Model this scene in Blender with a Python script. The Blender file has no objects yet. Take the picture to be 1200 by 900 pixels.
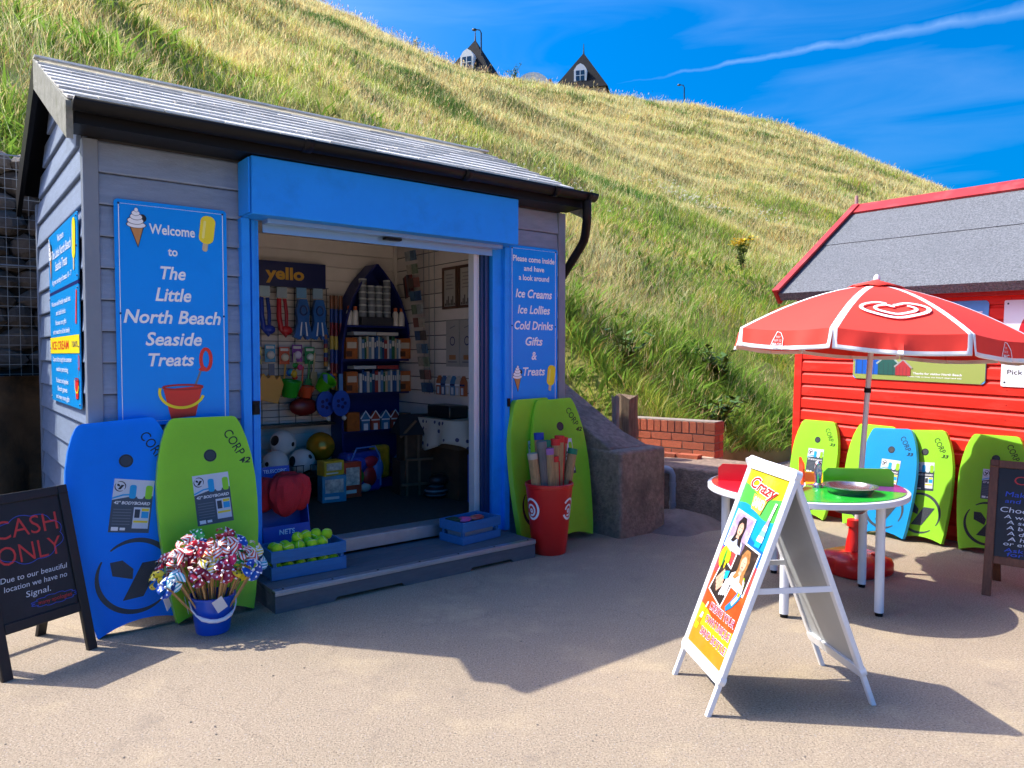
import bpy, bmesh, math, random
import numpy as np
from mathutils import Matrix, Vector, Euler
R = math.radians
random.seed(7)
S = bpy.context.scene
COL = S.collection

# ------------------------------------------------------------------ camera
cd = bpy.data.cameras.new('camera'); cam = bpy.data.objects.new('camera', cd); COL.objects.link(cam)
cam.location = (0, 0, 1.4); cam.rotation_euler = (R(90 - 2.245), 0, 0)
cd.sensor_width = 36; cd.lens = 26.01; cd.clip_start = 0.05; cd.clip_end = 3000
S.camera = cam
# ------------------------------------------------------------------ sky, sun, exposure
SUN = Vector((-.807, .19, 1.0)).normalized()
EL = math.asin(SUN.z); AZ = math.atan2(SUN.x, SUN.y)
wd = bpy.data.worlds.new('World'); S.world = wd; wd.use_nodes = True
nt = wd.node_tree; nd = nt.nodes; lk = nt.links
bg = nd['Background']
sky = nd.new('ShaderNodeTexSky'); sky.sky_type = 'NISHITA'; sky.sun_disc = False
sky.sun_elevation = EL; sky.sun_rotation = AZ
sky.altitude = 0; sky.air_density = 0.8; sky.dust_density = 5.5; sky.ozone_density = 10.0
hs = nd.new('ShaderNodeHueSaturation'); hs.inputs['Saturation'].default_value = 1.5; hs.inputs['Value'].default_value = 1.0
lk.new(sky.outputs[0], hs.inputs['Color'])
gn = nd.new('ShaderNodeVectorMath'); gn.operation = 'MULTIPLY'; gn.inputs[1].default_value = (1.15, 1.0, .94); lk.new(hs.outputs[0], gn.inputs[0])
# vapour trail and wisps of high cloud, laid out by direction in the sky
tc = nd.new('ShaderNodeTexCoord')
def vdot(v):
    n = nd.new('ShaderNodeVectorMath'); n.operation = 'DOT_PRODUCT'; n.inputs[1].default_value = v
    lk.new(tc.outputs['Generated'], n.inputs[0]); return n.outputs['Value']
def mth(op, a, b=None, clamp=False):
    n = nd.new('ShaderNodeMath'); n.operation = op; n.use_clamp = clamp
    for i, x in enumerate((a, b)):
        if x is None: continue
        if isinstance(x, (int, float)): n.inputs[i].default_value = x
        else: lk.new(x, n.inputs[i])
    return n.outputs[0]
def skydir(px, py):
    f = Vector((0, math.cos(R(2.245)), -math.sin(R(2.245)))); u = Vector((0, math.sin(R(2.245)), math.cos(R(2.245))))
    return (f + Vector((1, 0, 0)) * ((px - 600) / 867) + u * ((450 - py) / 867)).normalized()
A1, A2 = skydir(720, 99), skydir(1200, 12)
PN = A1.cross(A2).normalized(); AL = (A2 - A1).normalized()
nz = nd.new('ShaderNodeTexNoise'); nz.inputs['Scale'].default_value = 26; nz.inputs['Detail'].default_value = 6
lk.new(tc.outputs['Generated'], nz.inputs['Vector'])
dist = mth('ADD', vdot(PN), mth('MULTIPLY', mth('SUBTRACT', nz.outputs['Fac'], .5), .014))
al = vdot(AL)
wid = mth('MAXIMUM', mth('MULTIPLY', mth('SUBTRACT', al, A1.dot(AL) - .03), .02), .0008)
core = mth('SUBTRACT', 1.0, mth('DIVIDE', mth('ABSOLUTE', dist), wid), True)
fade = mth('MULTIPLY', mth('SUBTRACT', al, A1.dot(AL)), 7.0, True)
trail = mth('MULTIPLY', mth('MULTIPLY', core, fade), mth('MULTIPLY', nz.outputs['Fac'], .12))
nz2 = nd.new('ShaderNodeTexNoise'); nz2.inputs['Scale'].default_value = 3.0; nz2.inputs['Detail'].default_value = 8; nz2.inputs['Distortion'].default_value = .8
mp = nd.new('ShaderNodeMapping'); mp.inputs['Scale'].default_value = (1.0, 1.0, 5.5); mp.inputs['Rotation'].default_value = (0, R(14), 0)
lk.new(tc.outputs['Generated'], mp.inputs['Vector']); lk.new(mp.outputs[0], nz2.inputs['Vector'])
wisp = mth('MULTIPLY', mth('SUBTRACT', nz2.outputs['Fac'], .5), 1.1, True)
cl = mth('ADD', trail, mth('MULTIPLY', wisp, .11), True)
mx = nd.new('ShaderNodeMix'); mx.data_type = 'RGBA'
lk.new(cl, mx.inputs['Factor']); lk.new(gn.outputs[0], mx.inputs['A']); mx.inputs['B'].default_value = (8, 9, 10, 1)
lk.new(mx.outputs['Result'], bg.inputs['Color'])
bg.inputs['Strength'].default_value = 0.13
sl = bpy.data.lights.new('sun', 'SUN'); sun = bpy.data.objects.new('sun', sl); COL.objects.link(sun)
sl.energy = 3.0; sl.angle = R(.53); sl.color = (1, .94, .83)
sun.rotation_euler = (-SUN).to_track_quat('-Z', 'Y').to_euler(); sun.location = (-8, 3, 12)
vs = S.view_settings; vs.view_transform = 'Standard'; vs.look = 'None'; vs.exposure = 1.32; vs.gamma = 1; vs.use_curve_mapping = False
S.render.engine = 'CYCLES'; cy = S.cycles
cy.use_denoising = True
try: cy.denoiser = 'OPENIMAGEDENOISE'
except Exception: pass
cy.use_adaptive_sampling = True; cy.adaptive_threshold = .02
cy.max_bounces = 6; cy.diffuse_bounces = 3; cy.glossy_bounces = 3; cy.transmission_bounces = 4; cy.transparent_max_bounces = 8
cy.caustics_reflective = False; cy.caustics_refractive = False; cy.sample_clamp_indirect = 6

# ------------------------------------------------------------------ materials
def srgb(c):
    if isinstance(c, str):
        c = c.lstrip('#'); c = [int(c[i:i+2], 16) / 255 for i in (0, 2, 4)]
    return tuple((x / 12.92 if x <= .04045 else ((x + .055) / 1.055) ** 2.4) for x in c)
MATS = {}
def M(name, col, rough=.55, var=.0, scale=8., bump=.0, bscale=60., metal=0., spec=.5, coat=0., stretch=(1, 1, 1), dirt=None, dscale=3., damt=.5, sub=0., obvar=0.):
    """principled material: base colour with noise variation, optional second colour in blotches, fine bump"""
    if name in MATS: return MATS[name]
    m = bpy.data.materials.new(name); m.use_nodes = True; MATS[name] = m
    n = m.node_tree.nodes; l = m.node_tree.links; b = n['Principled BSDF']
    c = srgb(col)
    b.inputs['Base Color'].default_value = (*c, 1); b.inputs['Roughness'].default_value = rough
    b.inputs['Metallic'].default_value = metal; b.inputs['Specular IOR Level'].default_value = spec
    if coat: b.inputs['Coat Weight'].default_value = coat; b.inputs['Coat Roughness'].default_value = .12
    if var or bump or dirt or obvar:
        t = n.new('ShaderNodeTexCoord'); mpn = n.new('ShaderNodeMapping'); mpn.inputs['Scale'].default_value = stretch
        oi = n.new('ShaderNodeObjectInfo'); cmb = n.new('ShaderNodeCombineXYZ')
        mu = n.new('ShaderNodeMath'); mu.operation = 'MULTIPLY'; mu.inputs[1].default_value = 37.
        l.new(oi.outputs['Random'], mu.inputs[0]); l.new(mu.outputs[0], cmb.inputs[0]); l.new(mu.outputs[0], cmb.inputs[1])
        l.new(t.outputs['Object'], mpn.inputs['Vector']); l.new(cmb.outputs[0], mpn.inputs['Location'])
        out = None
        if var:
            z = n.new('ShaderNodeTexNoise'); z.inputs['Scale'].default_value = scale; z.inputs['Detail'].default_value = 6; z.inputs['Roughness'].default_value = .62
            l.new(mpn.outputs[0], z.inputs['Vector'])
            r = n.new('ShaderNodeMapRange'); r.inputs['From Min'].default_value = .3; r.inputs['From Max'].default_value = .7
            r.inputs['To Min'].default_value = 1 - var; r.inputs['To Max'].default_value = 1 + var
            l.new(z.outputs['Fac'], r.inputs['Value'])
            x = n.new('ShaderNodeVectorMath'); x.operation = 'SCALE'; x.inputs[0].default_value = c
            l.new(r.outputs[0], x.inputs['Scale']); out = x.outputs[0]
        if obvar:
            r = n.new('ShaderNodeMapRange'); r.inputs['To Min'].default_value = 1 - obvar; r.inputs['To Max'].default_value = 1 + obvar
            l.new(oi.outputs['Random'], r.inputs['Value'])
            x = n.new('ShaderNodeVectorMath'); x.operation = 'SCALE'
            if out: l.new(out, x.inputs[0])
            else: x.inputs[0].default_value = c
            l.new(r.outputs[0], x.inputs['Scale']); out = x.outputs[0]
        if dirt:
            z = n.new('ShaderNodeTexNoise'); z.inputs['Scale'].default_value = dscale; z.inputs['Detail'].default_value = 8; z.inputs['Roughness'].default_value = .65
            l.new(mpn.outputs[0], z.inputs['Vector'])
            r = n.new('ShaderNodeMapRange'); r.inputs['From Min'].default_value = .5; r.inputs['From Max'].default_value = .68; r.inputs['To Max'].default_value = damt
            l.new(z.outputs['Fac'], r.inputs['Value'])
            x = n.new('ShaderNodeMix'); x.data_type = 'RGBA'; l.new(r.outputs[0], x.inputs['Factor'])
            if out: l.new(out, x.inputs['A'])
            else: x.inputs['A'].default_value = (*c, 1)
            x.inputs['B'].default_value = (*srgb(dirt), 1); out = x.outputs['Result']
        if out: l.new(out, b.inputs['Base Color'])
        if bump:
            z = n.new('ShaderNodeTexNoise'); z.inputs['Scale'].default_value = bscale; z.inputs['Detail'].default_value = 5
            l.new(mpn.outputs[0], z.inputs['Vector'])
            q = n.new('ShaderNodeBump'); q.inputs['Strength'].default_value = bump; q.inputs['Distance'].default_value = .01
            l.new(z.outputs['Fac'], q.inputs['Height']); l.new(q.outputs[0], b.inputs['Normal'])
    return m

def pattern_mat(name, kind, c1, c2, scale, rough=.35, thr=.3):
    if name in MATS: return MATS[name]
    m = M(name, c1, rough, spec=.5); n = m.node_tree.nodes; l = m.node_tree.links; b = n['Principled BSDF']
    t = n.new('ShaderNodeTexCoord')
    if kind == 'dots':
        v = n.new('ShaderNodeTexVoronoi'); v.inputs['Scale'].default_value = scale; v.inputs['Randomness'].default_value = .25
        l.new(t.outputs['Object'], v.inputs['Vector']); src = v.outputs['Distance']
        r = n.new('ShaderNodeMath'); r.operation = 'LESS_THAN'; r.inputs[1].default_value = thr; l.new(src, r.inputs[0])
    else:
        v = n.new('ShaderNodeTexWave'); v.inputs['Scale'].default_value = scale; v.wave_type = 'BANDS'; v.bands_direction = 'DIAGONAL' if kind == 'stripes' else 'Z'
        l.new(t.outputs['Object'], v.inputs['Vector'])
        r = n.new('ShaderNodeMath'); r.operation = 'GREATER_THAN'; r.inputs[1].default_value = thr; l.new(v.outputs['Fac'], r.inputs[0])
    x = n.new('ShaderNodeMix'); x.data_type = 'RGBA'; l.new(r.outputs[0], x.inputs['Factor'])
    x.inputs['A'].default_value = (*srgb(c1), 1); x.inputs['B'].default_value = (*srgb(c2), 1)
    l.new(x.outputs['Result'], b.inputs['Base Color'])
    return m

# ------------------------------------------------------------------ objects
def tag(o, label=None, cat=None, group=None, kind=None):
    if label: o['label'] = label
    if cat: o['category'] = cat
    if group: o['group'] = group
    if kind: o['kind'] = kind
    return o
def empty(name, label, cat, loc=(0, 0, 0), rot=(0, 0, 0), group=None):
    o = bpy.data.objects.new(name, None); COL.objects.link(o); o.empty_display_size = .1
    o.location = loc; o.rotation_euler = rot; o.rotation_mode = 'XYZ'
    return tag(o, label, cat, group)
class MB:
    def __init__(s): s.v = []; s.f = []; s.m = []; s.mats = []
    def mi(s, m):
        if m not in s.mats: s.mats.append(m)
        return s.mats.index(m)
    def add(s, v, f, m=None):
        o = len(s.v); s.v += [tuple(p) for p in v]; k = s.mi(m)
        for q in f: s.f.append(tuple(i + o for i in q)); s.m.append(k)
        return s
    def box(s, x0, x1, y0, y1, z0, z1, m=None):
        v = [(x0,y0,z0),(x1,y0,z0),(x1,y1,z0),(x0,y1,z0),(x0,y0,z1),(x1,y0,z1),(x1,y1,z1),(x0,y1,z1)]
        return s.add(v, [(0,3,2,1),(4,5,6,7),(0,1,5,4),(1,2,6,5),(2,3,7,6),(3,0,4,7)], m)
    def obox(s, mat, x0, x1, y0, y1, z0, z1, m=None):
        v = [(x0,y0,z0),(x1,y0,z0),(x1,y1,z0),(x0,y1,z0),(x0,y0,z1),(x1,y0,z1),(x1,y1,z1),(x0,y1,z1)]
        return s.add([mat @ Vector(p) for p in v], [(0,3,2,1),(4,5,6,7),(0,1,5,4),(1,2,6,5),(2,3,7,6),(3,0,4,7)], m)
    def bar(s, a, b, w, t, m=None, up=(0, 0, 1)):
        """rectangular bar from a to b, width w (sideways) and thickness t"""
        a = Vector(a); b = Vector(b); d = (b - a); L = d.length; d.normalize()
        sd = d.cross(Vector(up)); sd = sd.normalized() if sd.length > 1e-5 else Vector((1, 0, 0)); u = sd.cross(d)
        mt = Matrix((sd, d, u)).transposed().to_4x4(); mt.translation = a
        return s.obox(mt, -w/2, w/2, 0, L, -t/2, t/2, m)
    def tube(s, pts, r, seg=10, m=None, caps=True, closed=False):
        pts = [Vector(p) for p in pts]; n = len(pts)
        rs = r if isinstance(r, (list, tuple)) else [r] * n
        rings = []; ref = None
        for i, p in enumerate(pts):
            a = pts[i-1] if (i > 0 or closed) else p; b = pts[(i+1) % n] if (i < n-1 or closed) else p
            d = (b - a).normalized()
            if ref is None: ref = d.orthogonal().normalized()
            x = (ref - d * ref.dot(d)); x = x.normalized() if x.length > 1e-6 else d.orthogonal().normalized(); ref = x; y = d.cross(x)
            rings.append([p + (x * math.cos(6.28318 * k / seg) + y * math.sin(6.28318 * k / seg)) * rs[i] for k in range(seg)])
        v = [q for rg in rings for q in rg]; f = []
        for i in range(n if closed else n - 1):
            j = (i + 1) % n
            for k in range(seg): f.append((i*seg+k, i*seg+(k+1) % seg, j*seg+(k+1) % seg, j*seg+k))
        if caps and not closed: f.append(tuple(range(seg))[::-1]); f.append(tuple((n-1)*seg+k for k in range(seg)))
        return s.add(v, f, m)
    def lathe(s, prof, seg=24, c=(0, 0, 0), m=None, cap=True, wob=None):
        v = []; f = []; n = len(prof)
        for r, z in prof:
            for k in range(seg):
                a = 6.28318 * k / seg; rr = r * (wob(a, z) if wob else 1)
                v.append((c[0] + rr * math.cos(a), c[1] + rr * math.sin(a), c[2] + z))
        for i in range(n - 1):
            for k in range(seg): f.append((i*seg+k, i*seg+(k+1) % seg, (i+1)*seg+(k+1) % seg, (i+1)*seg+k))
        if cap:
            f.append(tuple(range(seg))[::-1]); f.append(tuple((n-1)*seg+k for k in range(seg)))
        return s.add(v, f, m)
    def prism(s, poly, y0, y1, m=None, side=None):
        """outline in x-z (counter-clockwise seen from -y) pushed from y0 (front) to y1"""
        n = len(poly); v = [(x, y0, z) for x, z in poly] + [(x, y1, z) for x, z in poly]
        s.add(v, [tuple(range(n)), tuple(range(2*n-1, n-1, -1))], m)
        return s.add(v, [((i+1) % n, i, i+n, (i+1) % n + n) for i in range(n)], side or m)
    def flat(s, poly, y, m=None):
        return s.add([(x, y, z) for x, z in poly], [tuple(range(len(poly)))], m)
    def stroke(s, path, w, y, m=None, closed=False):
        p = [Vector((a, 0, b)) for a, b in path]; n = len(p); v = []
        for i in range(n):
            a = p[i-1] if (i or closed) else p[i]; b = p[(i+1) % n] if (i < n-1 or closed) else p[i]
            d = (b - a); d = d.normalized() if d.length else Vector((1, 0, 0)); q = Vector((-d.z, 0, d.x)) * (w(i/(n-1)) if callable(w) else w) / 2
            v += [(p[i].x + q.x, y, p[i].z + q.z), (p[i].x - q.x, y, p[i].z - q.z)]
        f = []
        for i in range(n if closed else n - 1):
            j = (i + 1) % n; f.append((2*i, 2*i+1, 2*j+1, 2*j))
        return s.add(v, f, m)
    def sphere(s, c, r, m=None, seg=16, rg=10, sc=(1, 1, 1)):
        pr = [(max(1e-4, math.sin(math.pi*i/rg)), -math.cos(math.pi*i/rg)) for i in range(rg + 1)]
        o = len(s.v); s.lathe([(a*r, b*r) for a, b in pr], seg, (0, 0, 0), m, cap=False)
        for i in range(o, len(s.v)):
            p = s.v[i]; s.v[i] = (c[0] + p[0]*sc[0], c[1] + p[1]*sc[1], c[2] + p[2]*sc[2])
        return s
    def build(s, name, parent=None, mat=None, smooth=True, bevel=0, loc=None, rot=None, seg=2, ang=38):
        me = bpy.data.meshes.new(name); me.from_pydata(s.v, [], s.f)
        for m in s.mats: me.materials.append(m if m else mat)
        if s.mats: me.polygons.foreach_set('material_index', s.m)
        me.update()
        if smooth:
            me.shade_smooth(); me.set_sharp_from_angle(angle=R(ang))
        o = bpy.data.objects.new(name, me); COL.objects.link(o)
        if parent: o.parent = parent
        if loc is not None: o.location = loc
        if rot is not None: o.rotation_euler = rot
        if bevel:
            b = o.modifiers.new('bevel', 'BEVEL'); b.width = bevel; b.segments = seg; b.limit_method = 'ANGLE'; b.angle_limit = R(40)
        return o
def copy_tree(o, parent=None):
    c = o.copy(); COL.objects.link(c); c.parent = parent
    for ch in list(o.children): copy_tree(ch, c)
    return c
def share(o, parent=None, loc=None, rot=None, scale=None):
    c = o.copy(); COL.objects.link(c)
    if parent: c.parent = parent
    if loc is not None: c.location = loc
    if rot is not None: c.rotation_euler = rot
    if scale is not None: c.scale = scale
    return c
TXT = {}
def text_mesh(body, shear=0., bold=0.):
    k = (body, shear, bold)
    if k in TXT: return TXT[k]
    cu = bpy.data.curves.new('lettering', 'FONT'); cu.body = body; cu.size = 1; cu.shear = shear; cu.offset = bold; cu.resolution_u = 3
    ob = bpy.data.objects.new('lettering', cu)
    me = bpy.data.meshes.new_from_object(ob)
    v = np.array([p.co[:] for p in me.vertices]); f = [tuple(p.vertices) for p in me.polygons]
    bpy.data.objects.remove(ob); bpy.data.curves.remove(cu); bpy.data.meshes.remove(me)
    TXT[k] = (v, f); return TXT[k]
def txt(mb, body, cx, cz, h, y, m, width=None, shear=0., bold=.0, rot=0., fit=True):
    """lettering in the x-z plane facing -y, centred at (cx, cz), capital height h, optional exact width"""
    v, f = text_mesh(body, shear, bold); k = h / .70
    x0, x1 = v[:, 0].min(), v[:, 0].max(); w = (x1 - x0) * k; sx = k * (width / w if width else 1)
    xs = (v[:, 0] - (x0 + x1) / 2) * sx; zs = (v[:, 1] - .35) * k
    c, s_ = math.cos(rot), math.sin(rot)
    mb.add([(cx + a*c - b*s_, y, cz + a*s_ + b*c) for a, b in zip(xs, zs)], f, m)
def arc(cx, cz, rx, rz, a0, a1, n=24):
    return [(cx + rx * math.cos(R(a0 + (a1 - a0) * i / n)), cz + rz * math.sin(R(a0 + (a1 - a0) * i / n))) for i in range(n + 1)]
def ell(cx, cz, rx, rz=None, n=24): return arc(cx, cz, rx, rz or rx, 0, 360 * (n - 1) / n, n - 1)
def rrect(x0, x1, z0, z1, r, n=5):
    return arc(x1-r, z0+r, r, r, -90, 0, n) + arc(x1-r, z1-r, r, r, 0, 90, n) + arc(x0+r, z1-r, r, r, 90, 180, n) + arc(x0+r, z0+r, r, r, 180, 270, n)
def rect(x0, x1, z0, z1): return [(x0, z0), (x1, z0), (x1, z1), (x0, z1)]

# ------------------------------------------------------------------ frames of reference (metres)
RS = R(38.2)                                     # heading of the kiosk front
O = Vector((-1.586, 4.337, 0))
DS = Vector((math.cos(RS), math.sin(RS), 0)); DQ = Vector((-math.sin(RS), math.cos(RS), 0))
def W(s, q, z=0.): return O + DS * s + DQ * q + Vector((0, 0, z))
RH = R(-56.2)                                    # heading of the red hut front
HO = Vector((2.56, 6.68, 0)); HU = Vector((math.cos(RH), math.sin(RH), 0)); HV = Vector((-math.sin(RH), math.cos(RH), 0))
def WH(u, v, z=0.): return HO + HU * u + HV * v + Vector((0, 0, z))

# ------------------------------------------------------------------ colours
WHITE = M('white_print', '#f2f4f5', .4); NAVY = M('navy_print', '#0b1a63', .4); BLACK = M('black_print', '#0c0d10', .45)
SIGNBLUE = M('sign_blue', '#0892f2', .35, var=.05, scale=2, spec=.22, dirt='#0a84e0', dscale=4, damt=.4); YEL = M('yellow_print', '#f3dd16', .4); REDP = M('red_print', '#d8271c', .4)
TANP = M('tan_print', '#c98a4b', .5); GREYP = M('grey_print', '#6f7780', .5); DGREY = M('dark_grey_print', '#3a3f47', .5); SKYP = M('sky_print', '#1ba7e2', .4)
# ================================================================== THE SETTING
def node_ground():
    m = bpy.data.materials.new('promenade_concrete'); m.use_nodes = True; n = m.node_tree.nodes; l = m.node_tree.links; b = n['Principled BSDF']
    t = n.new('ShaderNodeTexCoord')
    def noise(sc, det=6, ro=.6, src=None):
        z = n.new('ShaderNodeTexNoise'); z.inputs['Scale'].default_value = sc; z.inputs['Detail'].default_value = det; z.inputs['Roughness'].default_value = ro
        l.new(src or t.outputs['Object'], z.inputs['Vector']); return z.outputs['Fac']
    def ramp(fac, stops):
        r = n.new('ShaderNodeValToRGB'); e = r.color_ramp.elements
        while len(e) < len(stops): e.new(.5)
        for i, (p, c) in enumerate(stops): e[i].position = p; e[i].color = (*srgb(c), 1)
        l.new(fac, r.inputs[0]); return r.outputs[0]
    def mix(fac, a, b_, mode='MIX'):
        x = n.new('ShaderNodeMix'); x.data_type = 'RGBA'; x.blend_type = mode
        if isinstance(fac, float): x.inputs['Factor'].default_value = fac
        else: l.new(fac, x.inputs['Factor'])
        for k, q in (('A', a), ('B', b_)):
            if isinstance(q, tuple): x.inputs[k].default_value = q
            else: l.new(q, x.inputs[k])
        return x.outputs['Result']
    base = ramp(noise(.9, 8), [(.3, '#998a77'), (.5, '#a79683'), (.72, '#b3a28f')])
    speck = ramp(noise(120, 5, .8), [(.39, '#4a4136'), (.47, '#9f907a'), (.58, '#b0a18a'), (.67, '#e4d9c5')])
    c = mix(.7, base, speck)
    v = n.new('ShaderNodeTexVoronoi'); v.inputs['Scale'].default_value = 60; l.new(t.outputs['Object'], v.inputs['Vector'])
    peb = n.new('ShaderNodeMapRange'); peb.inputs['From Min'].default_value = .05; peb.inputs['From Max'].default_value = .2; peb.inputs['To Min'].default_value = .8; peb.inputs['To Max'].default_value = 0
    l.new(v.outputs['Distance'], peb.inputs['Value'])
    pc = n.new('ShaderNodeHueSaturation'); pc.inputs['Saturation'].default_value = .18; pc.inputs['Value'].default_value = .42; l.new(v.outputs['Color'], pc.inputs['Color'])
    c = mix(peb.outputs[0], c, pc.outputs[0])
    # sandy drifts and darker worn patches
    sand = n.new('ShaderNodeMapRange'); sand.inputs['From Min'].default_value = .52; sand.inputs['From Max'].default_value = .66; sand.inputs['To Max'].default_value = .35; l.new(noise(1.7, 9, .7), sand.inputs['Value'])
    c = mix(sand.outputs[0], c, (*srgb('#ccb894'), 1))
    dk = n.new('ShaderNodeMapRange'); dk.inputs['From Min'].default_value = .56; dk.inputs['From Max'].default_value = .7; dk.inputs['To Max'].default_value = .6; l.new(noise(3.1, 9, .75), dk.inputs['Value'])
    c = mix(dk.outputs[0], c, (*srgb('#857a6d'), 1))
    # hairline cracks
    wv = n.new('ShaderNodeTexNoise'); wv.inputs['Scale'].default_value = 2.2; wv.inputs['Detail'].default_value = 5; l.new(t.outputs['Object'], wv.inputs['Vector'])
    ad = n.new('ShaderNodeVectorMath'); ad.operation = 'MULTIPLY_ADD'; ad.inputs[1].default_value = (.6, .6, .6); l.new(wv.outputs['Color'], ad.inputs[0]); l.new(t.outputs['Object'], ad.inputs[2])
    ve = n.new('ShaderNodeTexVoronoi'); ve.feature = 'DISTANCE_TO_EDGE'; ve.inputs['Scale'].default_value = .42; l.new(ad.outputs[0], ve.inputs['Vector'])
    ck = n.new('ShaderNodeMapRange'); ck.inputs['From Min'].default_value = .0008; ck.inputs['From Max'].default_value = .003; ck.inputs['To Min'].default_value = .2; ck.inputs['To Max'].default_value = 0; l.new(ve.outputs['Distance'], ck.inputs['Value'])
    c = mix(ck.outputs[0], c, (*srgb('#6a5f55'), 1))
    l.new(c, b.inputs['Base Color']); b.inputs['Roughness'].default_value = .9; b.inputs['Specular IOR Level'].default_value = .25
    h = n.new('ShaderNodeMath'); h.operation = 'ADD'; l.new(noise(150, 4, .7), h.inputs[0]); l.new(noise(14, 6), h.inputs[1])
    q = n.new('ShaderNodeBump'); q.inputs['Strength'].default_value = .8; q.inputs['Distance'].default_value = .01; l.new(h.outputs[0], q.inputs['Height']); l.new(q.outputs[0], b.inputs['Normal'])
    return m
GM = node_ground()
mb = MB()
nx, ny = 60, 60
def gco(i, n_, a): t = (i / n_) * 2 - 1; return math.copysign(abs(t) ** 3, t) * a
gv = []
for j in range(ny + 1):
    for i in range(nx + 1): gv.append((gco(i, nx, 900), 5 + gco(j, ny, 900), -.0))
mb.add(gv, [(j*(nx+1)+i, j*(nx+1)+i+1, (j+1)*(nx+1)+i+1, (j+1)*(nx+1)+i) for j in range(ny) for i in range(nx)], GM)
g = mb.build('ground', smooth=False); g['kind'] = 'structure'

# ---- noise for terrain
_rs = np.random.RandomState(3); _tab = _rs.rand(256, 256)
def vnoise(x, y):
    xi = np.floor(x).astype(int); yi = np.floor(y).astype(int); fx = x - xi; fy = y - yi
    fx = fx*fx*(3-2*fx); fy = fy*fy*(3-2*fy); t = lambda a, b: _tab[a & 255, b & 255]
    return (t(xi, yi)*(1-fx)+t(xi+1, yi)*fx)*(1-fy)+(t(xi, yi+1)*(1-fx)+t(xi+1, yi+1)*fx)*fy
def fbm(x, y, o=4):
    s = 0; a = .5; k = 1.
    for i in range(o): s = s + a * vnoise(x*k+17*i, y*k+31*i); a *= .5; k *= 2.03
    return s / (1 - .5**o)
def foot_q(s): return np.interp(s, [-60, 1.8, 2.6, 3.4, 4.25, 4.6, 5.5, 9, 170], [2.98, 2.98, 2.3, 1.9, 1.45, .35, .8, 1.2, 1.2])
def foot_z(s): return np.interp(s, [-60, .5, 2.4, 3.4, 4.3, 5.2, 7, 170], [2.93, 2.93, 1.25, .72, .5, .3, .12, .1])
def crest_z(s): return np.interp(s, [-60, 5, 17, 22, 26, 34, 43.8, 50, 60, 76, 96, 120, 170], [25, 23, 20.9, 20.05, 19.6, 20.5, 21.75, 22.6, 23.1, 22.5, 21.8, 20.5, 19])
CQ = 35.6
def hill(s, q):
    q0 = foot_q(s); z0 = foot_z(s); t = (q - q0) / (CQ - q0)
    lin = z0 + (crest_z(s) - z0) * (t + .015*np.sin(np.clip(t, 0, 1)*math.pi))
    pla = crest_z(s) + .015 * np.maximum(q - CQ, 0) + .05
    k = .35
    z = -k * np.log(np.exp(-np.clip(lin - pla, -40, 40) / k) + 1) + pla if False else pla - k * np.logaddexp(0, -(lin - pla) / k)
    amp = np.clip((q - q0) / 4, 0, 1) * np.clip((CQ + 3 - q) / 6, 0.15, 1)
    z = z + amp * (1.2 * (fbm(s / 9 + 5, q / 5) - .5) + .45 * (fbm(s / 2.3, q / 1.7 + 9) - .5)) + np.clip((q-q0)/1., 0, 1) * .3 * (fbm(s / .8, q / .8) - .5)
    # long soil-creep terraces running up across the slope
    z = z + amp * .16 * np.sin((q * .9 + s * .35 + 3 * fbm(s / 6, q / 6)) * 1.3)
    return z
ss = np.concatenate([np.linspace(-30, 0, 40), np.linspace(0.2, 14, 90), np.linspace(14.3, 60, 150), np.linspace(60.5, 170, 130)])
tt = np.concatenate([np.linspace(0, .12, 24), np.linspace(.13, 1.0, 110), np.linspace(1.01, 1.25, 24), np.array([1.5, 2.0, 2.8, 4])])
SS, TT = np.meshgrid(ss, tt); QQ = foot_q(SS) + TT * (CQ - foot_q(SS)); ZZ = hill(SS, QQ)
def to_world(s, q, z): return np.stack([O.x + DS.x*s + DQ.x*q, O.y + DS.y*s + DQ.y*q, z], -1)
HVt = to_world(SS, QQ, ZZ).reshape(-1, 3)
skirt = to_world(ss, foot_q(ss) - .05, np.full_like(ss, -.4))
nS, nT = len(ss), len(tt)
verts = np.concatenate([HVt, skirt]); faces = []
for j in range(nT - 1):
    for i in range(nS - 1): faces.append((j*nS+i, j*nS+i+1, (j+1)*nS+i+1, (j+1)*nS+i))
b0 = nT * nS
for i in range(nS - 1): faces.append((b0+i, b0+i+1, i+1, i))
HM = M('hill_soil', '#7c7a42', .95, var=.35, scale=.9, bump=.9, bscale=9, dirt='#b09a62', dscale=.5, damt=.8, spec=.1)
mb = MB(); mb.add(verts.tolist(), faces, HM)
hl = mb.build('hill', smooth=True, ang=80); hl['kind'] = 'structure'

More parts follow.
